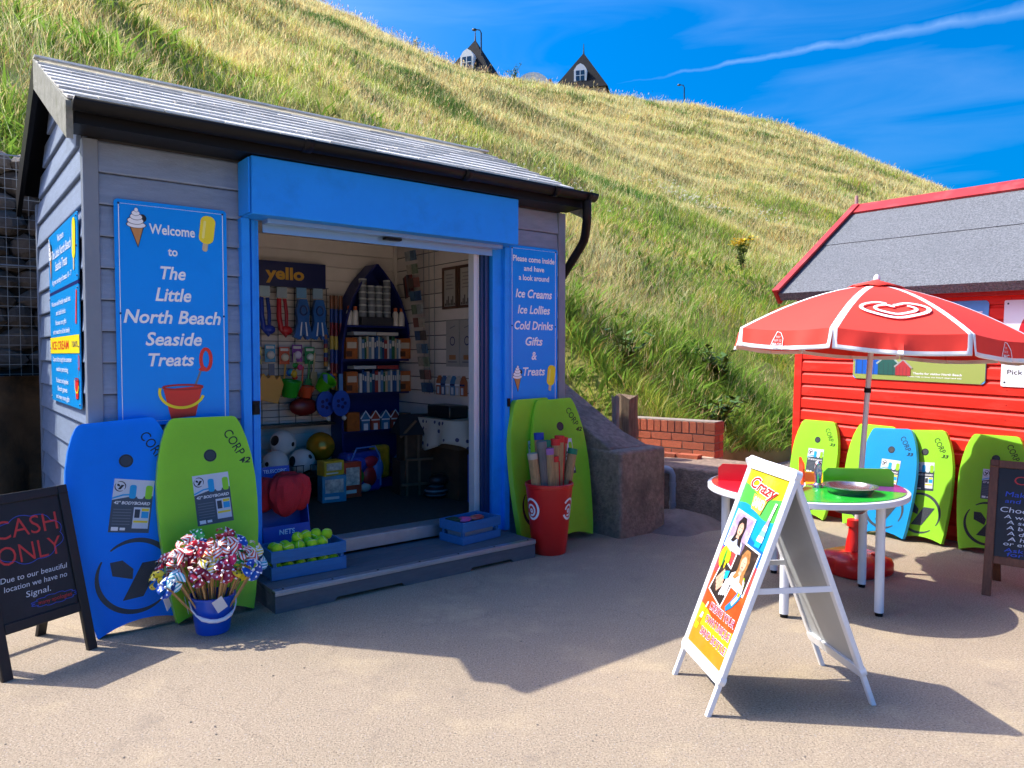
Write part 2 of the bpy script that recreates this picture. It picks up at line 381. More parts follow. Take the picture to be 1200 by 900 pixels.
# ---- grass on the slope: blades and seed stalks, one mass
def grass_mat():
    m = bpy.data.materials.new('grass_blades'); m.use_nodes = True; n = m.node_tree.nodes; l = m.node_tree.links
    n.remove(n['Principled BSDF']); o = n['Material Output']
    a = n.new('ShaderNodeAttribute'); a.attribute_name = 'tint'
    d = n.new('ShaderNodeBsdfDiffuse'); t = n.new('ShaderNodeBsdfTranslucent'); mx_ = n.new('ShaderNodeMixShader'); mx_.inputs[0].default_value = .5
    l.new(a.outputs['Color'], d.inputs[0]); l.new(a.outputs['Color'], t.inputs[0]); l.new(d.outputs[0], mx_.inputs[1]); l.new(t.outputs[0], mx_.inputs[2]); l.new(mx_.outputs[0], o.inputs[0])
    return m
GRM = grass_mat()
rg = np.random.RandomState(11)
def lin(h): return np.array(srgb(h))
def sample(n, rmin, rmax):
    th = rg.uniform(R(-64), R(62), n); r = np.exp(rg.uniform(math.log(rmin), math.log(rmax), n))
    x = r*np.sin(th); y = r*np.cos(th)
    s = (x-O.x)*DS.x+(y-O.y)*DS.y; q = (x-O.x)*DQ.x+(y-O.y)*DQ.y
    k = (q > foot_q(s) + .03) & (q < CQ + 1.2) & (s > -24) & (s < 150) & ~((s < 2.5) & (q < 3.05)) & ~((s > -16) & (s < 1.5) & (q < 2.98))
    return s[k], q[k], r[k]
def straw_zone(s, q):
    up = np.clip((q - foot_q(s)) / (CQ - foot_q(s)), 0, 1)
    f = fbm(s/7+q/16, q/3.2-s/20+2, 4)
    f2 = fbm(s/2.1+40, q/1.1+7, 3)
    return np.clip(-.0 + .22*np.clip((16 - s)/10, 0, 1)*np.clip(up*6 - .6, 0, 1) + np.minimum(up, .5)*2.0 + (f-.5)*2.0 + (f2-.5)*1.2, .05, 1), up
def bush_zone(s, q):                       # darker bramble and bracken strips along the terraces
    b = fbm(s/6.5+q/12+60, q/1.5+s/7+80, 3); return np.clip((b - .635) * 14, 0, 1)
def blades(s, q, r, hmin, hmax, wk, lean, stalks):
    n = len(s); z = hill(s, q); st, up = straw_zone(s, q); bu = bush_zone(s, q) * (q > foot_q(s) + 3)
    clump = fbm(s/.55, q/.55, 2); base = to_world(s, q, z - .04)
    h = rg.uniform(hmin, hmax, n) * (.45 + 1.1*clump) * (1 + .1*bu); h = np.maximum(h, .006 * r)
    w = np.maximum(.0035, wk * r) * rg.uniform(.6, 1.3, n)
    yaw = rg.uniform(0, 6.283, n); side = np.stack([np.cos(yaw), np.sin(yaw), np.zeros(n)], -1) * (w/2)[:, None]
    la = rg.uniform(0, 6.283, n); lm = rg.uniform(.05, lean, n)
    ld = np.stack([np.cos(la)*lm + .08, np.sin(la)*lm - .05, np.zeros(n)], -1)
    mid = base + ld*(h*.45)[:, None] + np.array([0, 0, 1])*(h*.62)[:, None]
    tip = base + ld*(h*1.15)[:, None] + np.array([0, 0, 1])*(h*.98)[:, None]
    g1, g2, g3 = lin('#7d9a34'), lin('#a9b54c'), lin('#5c7f34'); s1, s2, s3 = lin('#dcc080'), lin('#eed9a0'), lin('#b8975e')
    k = rg.rand(n)[:, None]; gg = g1*(1-k)+g2*k; kk = rg.rand(n)[:, None]; gg = np.where(kk > .72, g3, gg); gg = np.where(kk < .07, lin('#b08a58'), gg); gg = np.where((kk > .07) & (kk < .11), lin('#c9cf86'), gg)
    k = rg.rand(n)[:, None]; sc = s1*(1-k)+s2*k; kk = rg.rand(n)[:, None]; sc = np.where(kk > .8, s3, sc)
    p = np.clip(st + (.18 if stalks else -.05), 0, .97); pick = (rg.rand(n) < p)[:, None]
    c = np.where(pick, sc, gg); bd = lin('#5a7a38'); bb = (rg.rand(n) < bu*.85)[:, None]; c = np.where(bb, bd*rg.uniform(.7, 1.3, (n, 1)), c)
    hue = (fbm(s/1.3+11, q/1.3+3, 3) - .5)[:, None]; c = c * (1 + np.array([[.5, .05, -.3]])*hue) * rg.uniform(.72, 1.22, (n, 1)) * (1.12 + .4*fbm(s/.9+70, q/.9+20, 2))[:, None]; c = np.minimum(c, .82)
    return base, side, mid, tip, c, h, w
def grass_obj(name, parts, label, cat='grass'):
    me = bpy.data.meshes.new(name); me.materials.append(GRM)
    V = np.concatenate([p[0] for p in parts]); C_ = np.concatenate([p[2] for p in parts]); off = 0; L = []; ST = []
    pos = 0
    for v, f, c in parts:
        L.append(f.reshape(-1) + off); ST.append(pos + np.arange(len(f)) * 3); pos += f.size; off += len(v)
    L = np.concatenate(L); ST = np.concatenate(ST)
    me.vertices.add(len(V)); me.vertices.foreach_set('co', V.astype(np.float32).ravel())
    me.loops.add(len(L)); me.loops.foreach_set('vertex_index', L.astype(np.int32))
    me.polygons.add(len(ST)); me.polygons.foreach_set('loop_start', ST.astype(np.int32))
    me.update(calc_edges=True)
    at = me.attributes.new('tint', 'FLOAT_COLOR', 'POINT'); at.data.foreach_set('color', np.concatenate([C_, np.ones((len(C_), 1))], 1).astype(np.float32).ravel())
    o = bpy.data.objects.new(name, me); COL.objects.link(o); tag(o, label, cat, kind='stuff'); return o
def pack5(base, side, mid, tip, c, tipc=None):
    n = len(base); v = np.stack([base-side, base+side, mid-side*.8, mid+side*.8, tip], 1).reshape(-1, 3)
    i = (np.arange(n)*5)[:, None]; f = np.concatenate([i+np.array([0, 1, 3]), i+np.array([0, 3, 2]), i+np.array([2, 3, 4])], 0)
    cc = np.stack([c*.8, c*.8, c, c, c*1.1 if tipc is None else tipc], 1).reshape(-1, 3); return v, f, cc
def pack3(base, side, mid, tip, c):
    n = len(base); v = np.stack([base-side, base+side, tip], 1).reshape(-1, 3); i = (np.arange(n)*3)[:, None]
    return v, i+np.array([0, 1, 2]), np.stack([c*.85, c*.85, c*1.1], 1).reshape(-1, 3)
P = []
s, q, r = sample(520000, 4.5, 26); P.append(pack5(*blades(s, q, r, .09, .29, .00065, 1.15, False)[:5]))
# broad weed leaves in the lower, greener part
s, q, r = sample(90000, 5, 30); k = rg.rand(len(s)) < np.clip(1.25 - (q - foot_q(s))/7, 0, 1)*np.clip(fbm(s/1.6+5, q/1.6+50, 3)*5 - 2.1, 0, 1); s, q, r = s[k], q[k], r[k]
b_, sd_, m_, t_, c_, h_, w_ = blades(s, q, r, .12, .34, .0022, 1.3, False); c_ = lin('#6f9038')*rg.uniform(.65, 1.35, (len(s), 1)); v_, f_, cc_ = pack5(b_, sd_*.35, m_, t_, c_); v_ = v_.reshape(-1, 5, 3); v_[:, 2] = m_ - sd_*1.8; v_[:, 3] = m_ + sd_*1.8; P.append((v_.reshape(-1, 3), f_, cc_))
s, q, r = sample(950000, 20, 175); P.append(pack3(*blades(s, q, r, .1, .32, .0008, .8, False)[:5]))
# seed heads on thin stalks
s, q, r = sample(120000, 6, 120)
k = rg.rand(len(s)) < .25 + .75 * straw_zone(s, q)[0]; s, q, r = s[k], q[k], r[k]
b_, sd_, m_, t_, c_, h_, w_ = blades(s, q, r, .3, .62, .0005, .5, True)
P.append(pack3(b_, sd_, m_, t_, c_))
hd = (t_ - m_); hd /= np.linalg.norm(hd, axis=1)[:, None]; ln = np.maximum(.055, .0016*r)
cs = lin('#ead49c') * rg.uniform(.7, 1.15, (len(s), 1)); cs = np.where((rg.rand(len(s)) < .22)[:, None], lin('#a87a5c')*1.0, cs)
P.append(pack3(t_ - hd*(ln*.9)[:, None], sd_*1.8, None, t_ + hd*(ln*1.0)[:, None], cs))
grass_obj('meadow_grass', P, 'long green and straw coloured grass covering the slope')
# white umbel flowers in drifts, too many to count
def flower_pts(n, cs_, cq_, rs_, rq_): return cs_ + rg.normal(0, rs_, n), cq_ + rg.normal(0, rq_, n)
F = []
for (cs_, cq_, rs_, rq_, n_) in [(18.9, 11.6, .8, .55, 120), (22.5, 11.0, .6, .4, 40), (9., 8., 1.8, .7, 34), (.2, 4.6, .9, .9, 10), (30, 16, 3, 1, 16)]:
    s, q = flower_pts(n_, cs_, cq_, rs_, rq_); z = hill(s, q); c0 = to_world(s, q, z + rg.uniform(.35, .6, n_))
    rr = rg.uniform(.015, .04, n_)
    for kk in range(7):
        a = rg.uniform(0, 6.28, n_); o_ = np.stack([np.cos(a)*rr, np.sin(a)*rr, rg.uniform(-.02, .02, n_)], -1); p = c0 + o_
        e = .016
        v = np.stack([p + np.array([-e, -e*.6, 0]), p + np.array([e, -e*.5, .01]), p + np.array([0, e*.4, e])], 1).reshape(-1, 3)
        i = (np.arange(n_)*3)[:, None]; col = np.repeat(np.array([[.78, .78, .7]])*rg.uniform(.8, 1, (n_, 1)), 3, 0)
        F.append((v, i + np.array([0, 1, 2]), col))
grass_obj('white_wildflowers', F, 'small white wildflowers scattered in drifts on the grass slope', 'wildflowers')

# ---- broad leafy plants: yellow ragwort and dock clumps, each a plant
LEAFG = M('leaf_green', '#4b6b24', .6, var=.25, scale=6, obvar=.2); YFLOW = M('ragwort_yellow', '#efcb12', .6); STEM = M('plant_stem', '#5f7131', .7)
def leafy(name, label, loc, h, w, seed, flowers=0, group=None):
    rn = random.Random(seed); t = empty(name, label, 'plant', loc, group=group)
    st = MB(); lf = MB(); fl = MB()
    for i in range(10):
        a = rn.uniform(0, 6.28); e = Vector((math.cos(a)*w*rn.uniform(.2, 1), math.sin(a)*w*rn.uniform(.2, 1), h*rn.uniform(.7, 1.05)))
        pts = [Vector((0, 0, -.1)), Vector((e.x*.3, e.y*.3, e.z*.5)), e]; st.tube(pts, [.012, .009, .005], 5)
        for k in range(14):
            u = rn.uniform(.2, 1); p = Vector((e.x*u*u, e.y*u*u, e.z*u)); b = rn.uniform(0, 6.28); L = rn.uniform(.1, .2); d = Vector((math.cos(b), math.sin(b), rn.uniform(-.3, .5))).normalized(); sd_ = d.cross(Vector((0, 0, 1))).normalized()*L*.22
            lf.add([p, p + d*L*.5 + sd_, p + d*L, p + d*L*.5 - sd_], [(0, 1, 2, 3)])
        for k in range(flowers):
            p = e + Vector((rn.gauss(0, w*.2), rn.gauss(0, w*.2), rn.uniform(-.04, .05))); rr = rn.uniform(.022, .04)
            fl.add([p + Vector((math.cos(x)*rr, math.sin(x)*rr, rn.uniform(-.01, .02))) for x in (0, 1.25, 2.5, 3.76, 5.0)], [(0, 1, 2, 3, 4)])
    st.build('stem', t, STEM); lf.build('leaves', t, LEAFG, smooth=False)
    if flowers: fl.build('flowers', t, YFLOW, smooth=False)
    return t
def on_hill(s, q): return W(s, q, float(hill(np.array([s]), np.array([q]))[0]))
leafy('ragwort_plant', 'tall yellow ragwort in bloom alone on the slope behind the red hut', on_hill(13.6, 6.0), .85, .38, 1, 16)
leafy('ragwort_plant', 'yellow flowered ragwort just left of the grey kiosk roof', on_hill(-1.25, 5.4), .55, .3, 2, 10)
leafy('ragwort_plant', 'yellow flowered ragwort at the far left edge, high on the bank', on_hill(-1.5, 7.4), .6, .28, 3, 9)
leafy('dock_plant', 'broad leafy green plant beside the kiosk downpipe', on_hill(4.7, 2.6), .75, .4, 4)
leafy('dock_plant', 'dark leafy clump in the grass above the brick wall', on_hill(5.6, 2.2), .6, .4, 5)
leafy('dock_plant', 'dark leafy clump in the grass left of the red hut roof', on_hill(7.6, 2.2), .6, .45, 6)
leafy('dock_plant', 'low leafy clump at the foot of the slope beside the red hut wall', on_hill(6.3, 1.25), .5, .45, 8)

# ---- turret houses and street lamps on the cliff top
SLATE = M('house_slate', '#16191d', .85, spec=.15, var=.2, scale=2.2, bump=.3, bscale=9); HWALL = M('house_stone', '#8c7f70', .8, var=.12, scale=1.5); HBRICK = M('chimney_brick', '#7b4a3a', .8, var=.2, scale=3)
HWHITE = M('house_white_paint', '#dfe3e4', .5); HGLASS = M('house_glass', '#26384a', .1, spec=.8); IRON = M('dark_iron', '#22272c', .5)
def turret(label, apex, w, roofh, rz, chim):
    base = 19.4; t = empty('turret_house', label, 'house', (apex.x, apex.y, base), (0, 0, rz), 'turret houses on the cliff top')
    za = apex.z - base; ze = za - roofh
    MB().box(-w*.92, w*.92, -w*.92, w*.92, 0, ze - .01).build('wall', t, HWALL)
    rf = MB().add([(-w, -w, ze), (w, -w, ze), (w, w, ze), (-w, w, ze), (0, 0, za)], [(0, 1, 4), (1, 2, 4), (2, 3, 4), (3, 0, 4), (3, 2, 1, 0)]).build('roof', t, SLATE, smooth=False)
    MB().tube([(0, 0, za - .1), (0, 0, za + .35), (0, 0, za + .9)], [.09, .05, .03], 6).build('finial', rf, IRON)
    zd = ze + roofh*.32; yd = -w*(1 - .32) - .35; dm = MB()
    dm.prism([(-.62, zd - .75), (.62, zd - .75), (.62, zd + .55), (.35, zd + .95), (0, zd + 1.15), (-.35, zd + .95), (-.62, zd + .55)], yd, yd + 1.6); d = dm.build('dormer', t, HWHITE)
    wn = MB().box(-.42, .42, yd - .04, yd - .01, zd - .55, zd + .45).build('window_pane', d, HGLASS)
    MB().box(-.03, .03, yd - .07, yd - .045, zd - .55, zd + .45).box(-.42, -.035, yd - .07, yd - .045, zd - .06, zd - .01).box(.035, .42, yd - .07, yd - .045, zd - .06, zd - .01).build('window_bar', d, HWHITE)
    if chim:
        MB().box(-w - 1.5, -w - .3, -.4, .5, 0, ze + 1.6).build('chimney', t, HBRICK)
        c = MB()
        for k in (-1.2, -.7): c.tube([(-w + k, 0, ze + 1.55), (-w + k, 0, ze + 2.1)], .16, 8)
        c.build('chimney_pot', t, HBRICK)
    return t
turret('grey pyramid roofed turret house with white dormer, right of the two on the skyline', Vector((7.21, 75.66, 31.75)), 2.75, 4.4, R(-14), True)
turret('smaller dark turret roof with dormer, left of the two on the skyline', Vector((-3.29, 67.4, 29.6)), 2.3, 3.9, R(-20), False)
t = empty('gable_house', 'rounded gable top with chimney between the two turret roofs', 'house', (2.0, 71.2, 20.0))
MB().prism([(-1.6, 0), (1.6, 0), (1.6, 6.6)] + arc(0, 6.6, 1.6, 1.4, 0, 180, 12)[1:-1] + [(-1.6, 6.6)], -.5, 2.5).build('wall', t, HWHITE)
MB().box(-1.9, -1.0, 2.52, 3.3, 0, 8.6).build('chimney', t, HBRICK)
def lamp(label, top, hgt, side):
    t = empty('street_lamp', label, 'lamp post', (top.x, top.y, top.z - hgt))
    MB().tube([(0, 0, 0), (0, 0, hgt*.5), (0, 0, hgt - .3), (side*.12, 0, hgt - .05), (side*.5, 0, hgt)], [.09, .075, .06, .05, .04], 8).build('post', t, IRON)
    MB().lathe([(.05, .08), (.2, .02), (.22, -.05), (.14, -.09)], 12, (side*.6, 0, hgt)).build('lamp_head', t, IRON)
lamp('thin dark street lamp alone on the skyline to the right of the turret houses', Vector((19.6, 85.4, 32.1)), 11, -1)
lamp('thin dark street lamp standing in front of the left turret roof', Vector((-2.7, 66.0, 29.9)), 9, -1)
# low shrub line on the skyline
for i, (s_, lab) in enumerate([(30.5, 'dark hawthorn shrub on the skyline right of the left turret'), (22.5, 'low shrub on the skyline left of the left turret roof')]):
    leafy('skyline_shrub', lab, on_hill(s_, CQ + .3), 1.1, .8, 20 + i)

# ---- gabion basket wall and rock bank left of the kiosk
STONE = M('gabion_stone', '#57504a', .85, var=.25, scale=7, bump=.5, bscale=30, obvar=.35); WIRE = M('galvanised_wire', '#9a9fa2', .45, metal=.6)
gab = empty('gabion_wall', 'dark stone gabion retaining wall in wire baskets left of the kiosk', 'retaining wall', W(0, 2.62, 1.22), (0, 0, RS))
MB().box(-9, .6, .16, .36, 0, 1.74).build('backing', gab, M('gabion_core', '#2a2724', .95))
stp = []
for k in range(6):
    m_ = MB(); m_.sphere((0, 0, 0), .5, None, 9, 6); rn = random.Random(k)
    m_.v = [tuple(c * (1 + rn.uniform(-.16, .16)) for c in v) for v in m_.v]
    o_ = m_.build('stone', gab, STONE, ang=25); stp.append(o_)
rn = random.Random(5); z = .07; first = [True]*6
while z < 1.7:
    hh = rn.uniform(.11, .19); x = -3.3
    while x < .5:
        ww = rn.uniform(.16, .34); k = rn.randrange(6)
        o_ = stp[k] if first[k] else share(stp[k]); first[k] = False
        o_.location = (x + ww/2, .12 + rn.uniform(-.03, .03), z + hh/2); o_.scale = (ww*1.05, .2, hh*1.08); o_.rotation_euler = (rn.uniform(-.2, .2), rn.uniform(-.25, .25), rn.uniform(-.2, .2)); x += ww*.98
    z += hh*.95
w_ = MB()
for i in range(48): w_.tube([(-3.3 + i*.076, -.02, 0), (-3.3 + i*.076, -.02, 1.74)], .0022, 4)
for i in range(23): w_.tube([(-3.3, -.026, i*.076 + .03), (.4, -.026, i*.076 + .03)], .0022, 4)
for i in (0, .87, 1.72): w_.tube([(-3.3, -.03, i + .01), (.4, -.03, i + .01)], .006, 5)
w_.build('wire_mesh', gab, WIRE)
rb = MB(); n1, n2 = 60, 18; rv = []
for j in range(n2 + 1):
    for i in range(n1 + 1):
        x = -9 + 10.2*i/n1; zz = 1.24*j/n2
        d = float(fbm(np.array([x*1.6]), np.array([zz*1.9+3]), 4)[0]) - .5
        k_ = min(1, max(0, (-.85 - x)/.25)); rv.append((x, (-.28 - .35*(1-zz/1.24) + d*.4)*k_ - .1*(1-k_), zz))
rb.add(rv, [(j*(n1+1)+i, j*(n1+1)+i+1, (j+1)*(n1+1)+i+1, (j+1)*(n1+1)+i) for j in range(n2) for i in range(n1)])
o_ = len(rb.v)
rb.add([(-9, -.3, 1.24), (1.2, -.3, 1.24), (1.2, .4, 1.22), (-9, .4, 1.22)], [(0, 1, 2, 3)])
rbo = rb.build('rock_bank', None, M('rock_bank', '#6b5238', .9, var=.35, scale=4, bump=1., bscale=16, dirt='#2e2a22', dscale=2.4, damt=.85), loc=W(0, 2.62, 0), rot=(0, 0, RS), ang=60)
tag(rbo, 'brown rock and earth bank under the gabion wall', 'rock bank')
# ================================================================== THE GREY KIOSK
SL, SR_, DEP = -.77, 2.505, 2.08            # left and right end, depth
EAVE, RIDGE_Q, RIDGE_Z = 2.50, 1.04, 3.14
BOARD = M('grey_weatherboard', '#7f8fa6', .55, var=.1, scale=9, stretch=(1, 1, 5), bump=.25, bscale=45, obvar=.05, dirt='#697382', dscale=2, damt=.4)
TRIM = M('grey_corner_trim', '#78828f', .5, var=.08, scale=6); BLK = M('black_upvc', '#0b0b0d', .5, var=.1, scale=5, spec=.22); SLT = M('roof_shingle', '#d4d1c8', .5, var=.18, scale=10, bump=.35, bscale=40, obvar=.16, dirt='#b9b4a4', dscale=5, damt=.35)
LICH = M('lichened_barge', '#85867a', .8, var=.22, scale=16, bump=.4, bscale=40, dirt='#5f6349', dscale=9, damt=.7)
BLUEST = M('blue_powder_coat', '#2492f2', .45, spec=.22, var=.05, scale=3, dirt='#16518f', dscale=6, damt=.2); ALU = M('aluminium', '#b9bcc0', .35, metal=.75, var=.08, scale=20); DKBLUE = M('dark_blue_paint', '#12325f', .4)
LIN = M('cream_lining', '#ebe3da', .6, var=.06, scale=6, obvar=.05); FLOORI = M('dark_floor_mat', '#3b3632', .9, var=.3, scale=25, bump=.4, bscale=80)
WHT = M('white_gloss', '#c4c7cb', .3, var=.03, scale=4)
kiosk = empty('beach_kiosk', 'grey weatherboarded beach kiosk with blue shutter box and slate roof', 'kiosk', O, (0, 0, RS))
def part(mb, name, mat=None, parent=kiosk, **k): return mb.build(name, parent, mat, **k)
def wboard(L, h=.165):
    """one weatherboard, length along x, front face at -y, lower edge proud"""
    mb = MB(); p = [(0, 0), (-.024, 0), (-.026, .006), (-.010, h - .012), (-.005, h - .004), (0, h - .004)]
    n = len(p); v = [(0, y, z) for y, z in p] + [(L, y, z) for y, z in p]
    mb.add(v, [tuple(range(n)), tuple(range(2*n-1, n-1, -1))] + [((i+1) % n, i, i+n, (i+1) % n + n) for i in range(n)]); return mb
BC = {}
def put_board(L, loc, rz, name='board', mat=BOARD):
    L = round(L, 3)
    if L in BC: o = share(BC[L], kiosk, loc, (0, 0, rz))
    else: o = part(wboard(L), name, mat, loc=loc, rot=(0, 0, rz), smooth=False); BC[L] = o
    return o
BH = .165
nrow = 15
for i in range(nrow):
    z = .04 + i*BH
    if z < 2.14:
        put_board(.73, (SL + .03, 0, z), 0); put_board(.555, (1.92, 0, z), 0)
    else: put_board(SR_ - SL - .06, (SL + .03, 0, z), 0)
def gable_span(z):
    if z + BH <= EAVE: return 0, DEP
    f = max(0, min(1, (z + BH*.5 - EAVE) / (RIDGE_Z - EAVE))); return f*RIDGE_Q, DEP - f*RIDGE_Q
for i in range(19):
    z = .04 + i*BH; a, b = gable_span(z)
    if b - a < .15: continue
    put_board(b - a - .06, (SL, b - .03, z), R(-90))         # left end: runs back to front
    put_board(b - a - .06, (SR_, a + .03, z), R(90))
part(MB().box(SL + .03, SR_ - .03, DEP - .06, DEP, 0, EAVE), 'back_wall', BOARD)
for sx in (SL, SR_):
    for qy in (0, DEP):
        m_ = MB().box(sx - .028 if sx < 0 else sx - .045, sx + .045 if sx < 0 else sx + .028, qy - .03 if qy == 0 else qy - .04, qy + .04 if qy == 0 else qy + .03, .02, 2.512 if qy == 0 else EAVE)
        part(m_, 'corner_post', TRIM, bevel=.004)
# core of the walls behind the boards
core = M('wall_core', '#3a3c3f', .9)
part(MB().box(SL + .002, -.015, .002, .06, 0, 2.6).box(1.93, SR_ - .002, .002, .06, 0, 2.6).box(-.015, 1.93, .002, .06, 2.22, 2.6), 'front_wall', core)
part(MB().box(SL + .004, SL + .06, .06, DEP - .06, 0, EAVE), 'end_wall', core); part(MB().box(2.15, SR_ - .004, .06, DEP - .06, 0, EAVE), 'end_wall', core)
for sx in (SL + .004, SR_ - .06):
    m_ = MB(); m_.add([(sx + dx, q_, z_) for dx in (0, .05) for q_, z_ in ((0.02, EAVE), (DEP - .02, EAVE), (RIDGE_Q, RIDGE_Z - .03))], [(0, 1, 2), (5, 4, 3), (0, 3, 4, 1), (1, 4, 5, 2), (2, 5, 3, 0)]); part(m_, 'gable_panel', core, smooth=False)
# roof
sl_ = (RIDGE_Z + .06 - 2.63) / (RIDGE_Q + .24); PIT = math.atan(sl_); LEN = math.hypot(RIDGE_Q + .24, RIDGE_Z + .06 - 2.63)
roof = part(MB().obox(Matrix.Translation((SL - .1, -.24, 2.60)) @ Matrix.Rotation(PIT, 4, 'X'), 0, SR_ - SL + .12, 0, LEN, 0, .028).obox(Matrix.Translation((SL - .1, DEP + .24, 2.60)) @ Matrix.Rotation(-PIT, 4, 'X'), 0, SR_ - SL + .12, -LEN, 0, 0, .028), 'roof', BLK, smooth=False)
NC, NW = 9, 11; cw = (SR_ - SL + .16)/NW; ch = LEN/NC; sh = None; rn = random.Random(2)
for side in (0, 1):
    for i in range(NC):
        off = (i % 2)*cw*.5
        for j in range(-1, NW + 1):
            x0 = max(0, j*cw + off); x1 = min(NW*cw, (j+1)*cw + off)
            if x1 - x0 < .05: continue
            if sh is None:
                m_ = MB(); v = [(0, 0, .001), (1, 0, .001), (1, 1.12, -.003), (0, 1.12, -.003), (0, 0, .0125), (1, 0, .0125), (1, 1.12, .0), (0, 1.12, .0)]
                m_.add(v, [(0,3,2,1),(4,5,6,7),(0,1,5,4),(1,2,6,5),(2,3,7,6),(3,0,4,7)]); sh = m_.build('shingle', roof, SLT, smooth=False); o_ = sh
            else: o_ = share(sh, roof)
            mt = (Matrix.Translation((SL - .12, -.26, 2.625)) @ Matrix.Rotation(PIT, 4, 'X')) if side == 0 else (Matrix.Translation((SR_ + .04, DEP + .26, 2.625)) @ Matrix.Rotation(math.pi, 4, 'Z') @ Matrix.Rotation(PIT, 4, 'X'))
            o_.matrix_local = mt @ Matrix.Translation((x0 + .002, i*ch + rn.uniform(-.006, .006), 0)) @ Matrix.Diagonal((x1 - x0 - .005, ch, rn.uniform(.85, 1.35), 1))
part(MB().bar((SL - .12, RIDGE_Q, RIDGE_Z + .083), (SR_ + .04, RIDGE_Q, RIDGE_Z + .083), .07, .012), 'ridge_cap', SLT)
# barge boards on the left and right gable
for sx, rgt in ((SL - .125, 0), (SR_ + .012, 1)):
    a = Vector((sx, -.25, 2.60)); b = Vector((sx, RIDGE_Q, RIDGE_Z + .05)); c = Vector((sx, DEP + .25, 2.60))
    for p0, p1, mt in ((a, b, LICH), (c, b, BLK)):
        m_ = MB(); v = []
        for dx in (0, .03): v += [p0 + Vector((dx, 0, .02)), p1 + Vector((dx, 0, .02)), p1 + Vector((dx, 0, -.16)), p0 + Vector((dx, 0, -.16))]
        m_.add(v, [(0,1,2,3),(7,6,5,4),(0,4,5,1),(1,5,6,2),(2,6,7,3),(3,7,4,0)]); part(m_, 'barge_board', mt, smooth=False)
part(MB().box(SL - .09, SR_ + .03, -.235, -.03, 2.518, 2.532), 'soffit', BLK)
part(MB().box(SL - .09, SR_ + .03, -.255, -.236, 2.516, 2.62), 'fascia', BLK)
m_ = MB(); gz = 2.612; prof = [(-.265 - .055 + .055*math.cos(a), gz + .055*math.sin(a)) for a in [R(180 + 18*k) for k in range(11)]]
n_ = len(prof); x0, x1 = SL - .1, SR_ + .05
m_.add([(x0, y, z) for y, z in prof] + [(x1, y, z) for y, z in prof], [(i, i+1, i+1+n_, i+n_) for i in range(n_-1)])
m_.add([(x0, y, z) for y, z in prof] , [tuple(range(n_))]); m_.add([(x1, y, z) for y, z in prof], [tuple(range(n_))[::-1]])
gt = part(m_, 'gutter', BLK); sm = gt.modifiers.new('thick', 'SOLIDIFY'); sm.thickness = .004
for gx in (.25, 1.35, 2.13, 2.46):
    m_ = MB(); pr = [(-.265 - .055 + .062*math.cos(a), gz + .062*math.sin(a)) for a in [R(180 + 18*k) for k in range(11)]]
    m_.add([(gx, y, z) for y, z in pr] + [(gx + .055, y, z) for y, z in pr], [(i, i+1, i+1+11, i+11) for i in range(10)]); u_ = part(m_, 'gutter_joint', BLK); q_ = u_.modifiers.new('thick', 'SOLIDIFY'); q_.thickness = .006
part(MB().tube([(SR_ - .02, -.32, 2.57), (SR_ - .02, -.32, 2.46), (SR_ - .01, -.31, 2.42), (SR_ + .06, -.22, 2.33), (SR_ + .075, -.19, 2.29), (SR_ + .075, -.16, 2.25), (SR_ + .07, .06, 2.02), (SR_ + .07, .09, 1.97), (SR_ + .07, .1, 1.9), (SR_ + .07, .1, .1)], .034, 12), 'downpipe', BLK)
# shutter box, guides, frame
m_ = MB().box(0, 1.905, -.22, -.031, 2.19, 2.513); part(m_, 'shutter_box', BLUEST, bevel=.004)
part(MB().box(-.014, -.004, -.2, -.03, 2.2, 2.505), 'shutter_end_cap', BLUEST)
part(MB().box(.12, 1.83, -.13, -.05, 2.165, 2.189).box(.12, 1.83, -.045, -.035, 2.12, 2.189), 'shutter_rail', M('pale_blue_rail', '#7fa3c8', .3, metal=.4))
part(MB().box(.9, 1.02, -.1, -.06, 2.148, 2.164), 'shutter_handle', BLK)
part(MB().box(-.012, .035, -.07, .05, .1, 2.189).box(.035, .10, -.03, .05, .1, 2.189).box(.052, .075, -.045, -.03, .1, 2.189), 'door_frame', BLUEST, bevel=.003)
part(MB().box(.045, .085, -.06, -.0455, 1.05, 1.13).box(.05, .078, -.07, -.0605, 1.07, 1.105), 'shutter_lock', BLK)
part(MB().box(1.80, 1.93, -.05, .05, .1, 2.189).box(1.885, 1.93, -.085, -.0505, .1, 2.189), 'door_frame', BLUEST, bevel=.003)
part(MB().box(1.66, 1.69, -.01, .06, .22, 2.16).box(1.69, 1.72, 0.005, .06, .22, 2.16), 'sliding_door_edge', WHT, bevel=.003)
part(MB().box(1.722, 1.795, -.015, .05, .2, 2.16).box(1.745, 1.765, -.03, -.0155, .2, 2.16), 'sliding_door_stack', DKBLUE, bevel=.003)
part(MB().box(1.905, 1.925, -.1, -.0855, 1.02, 1.08), 'shutter_lock', BLK)
m_ = MB().box(.1, 1.655, -.04, .12, .14, .215)
for k in range(5): m_.box(.1, 1.655, -.03 + k*.03, -.018 + k*.03, .2152, .222)
part(m_, 'threshold', ALU)
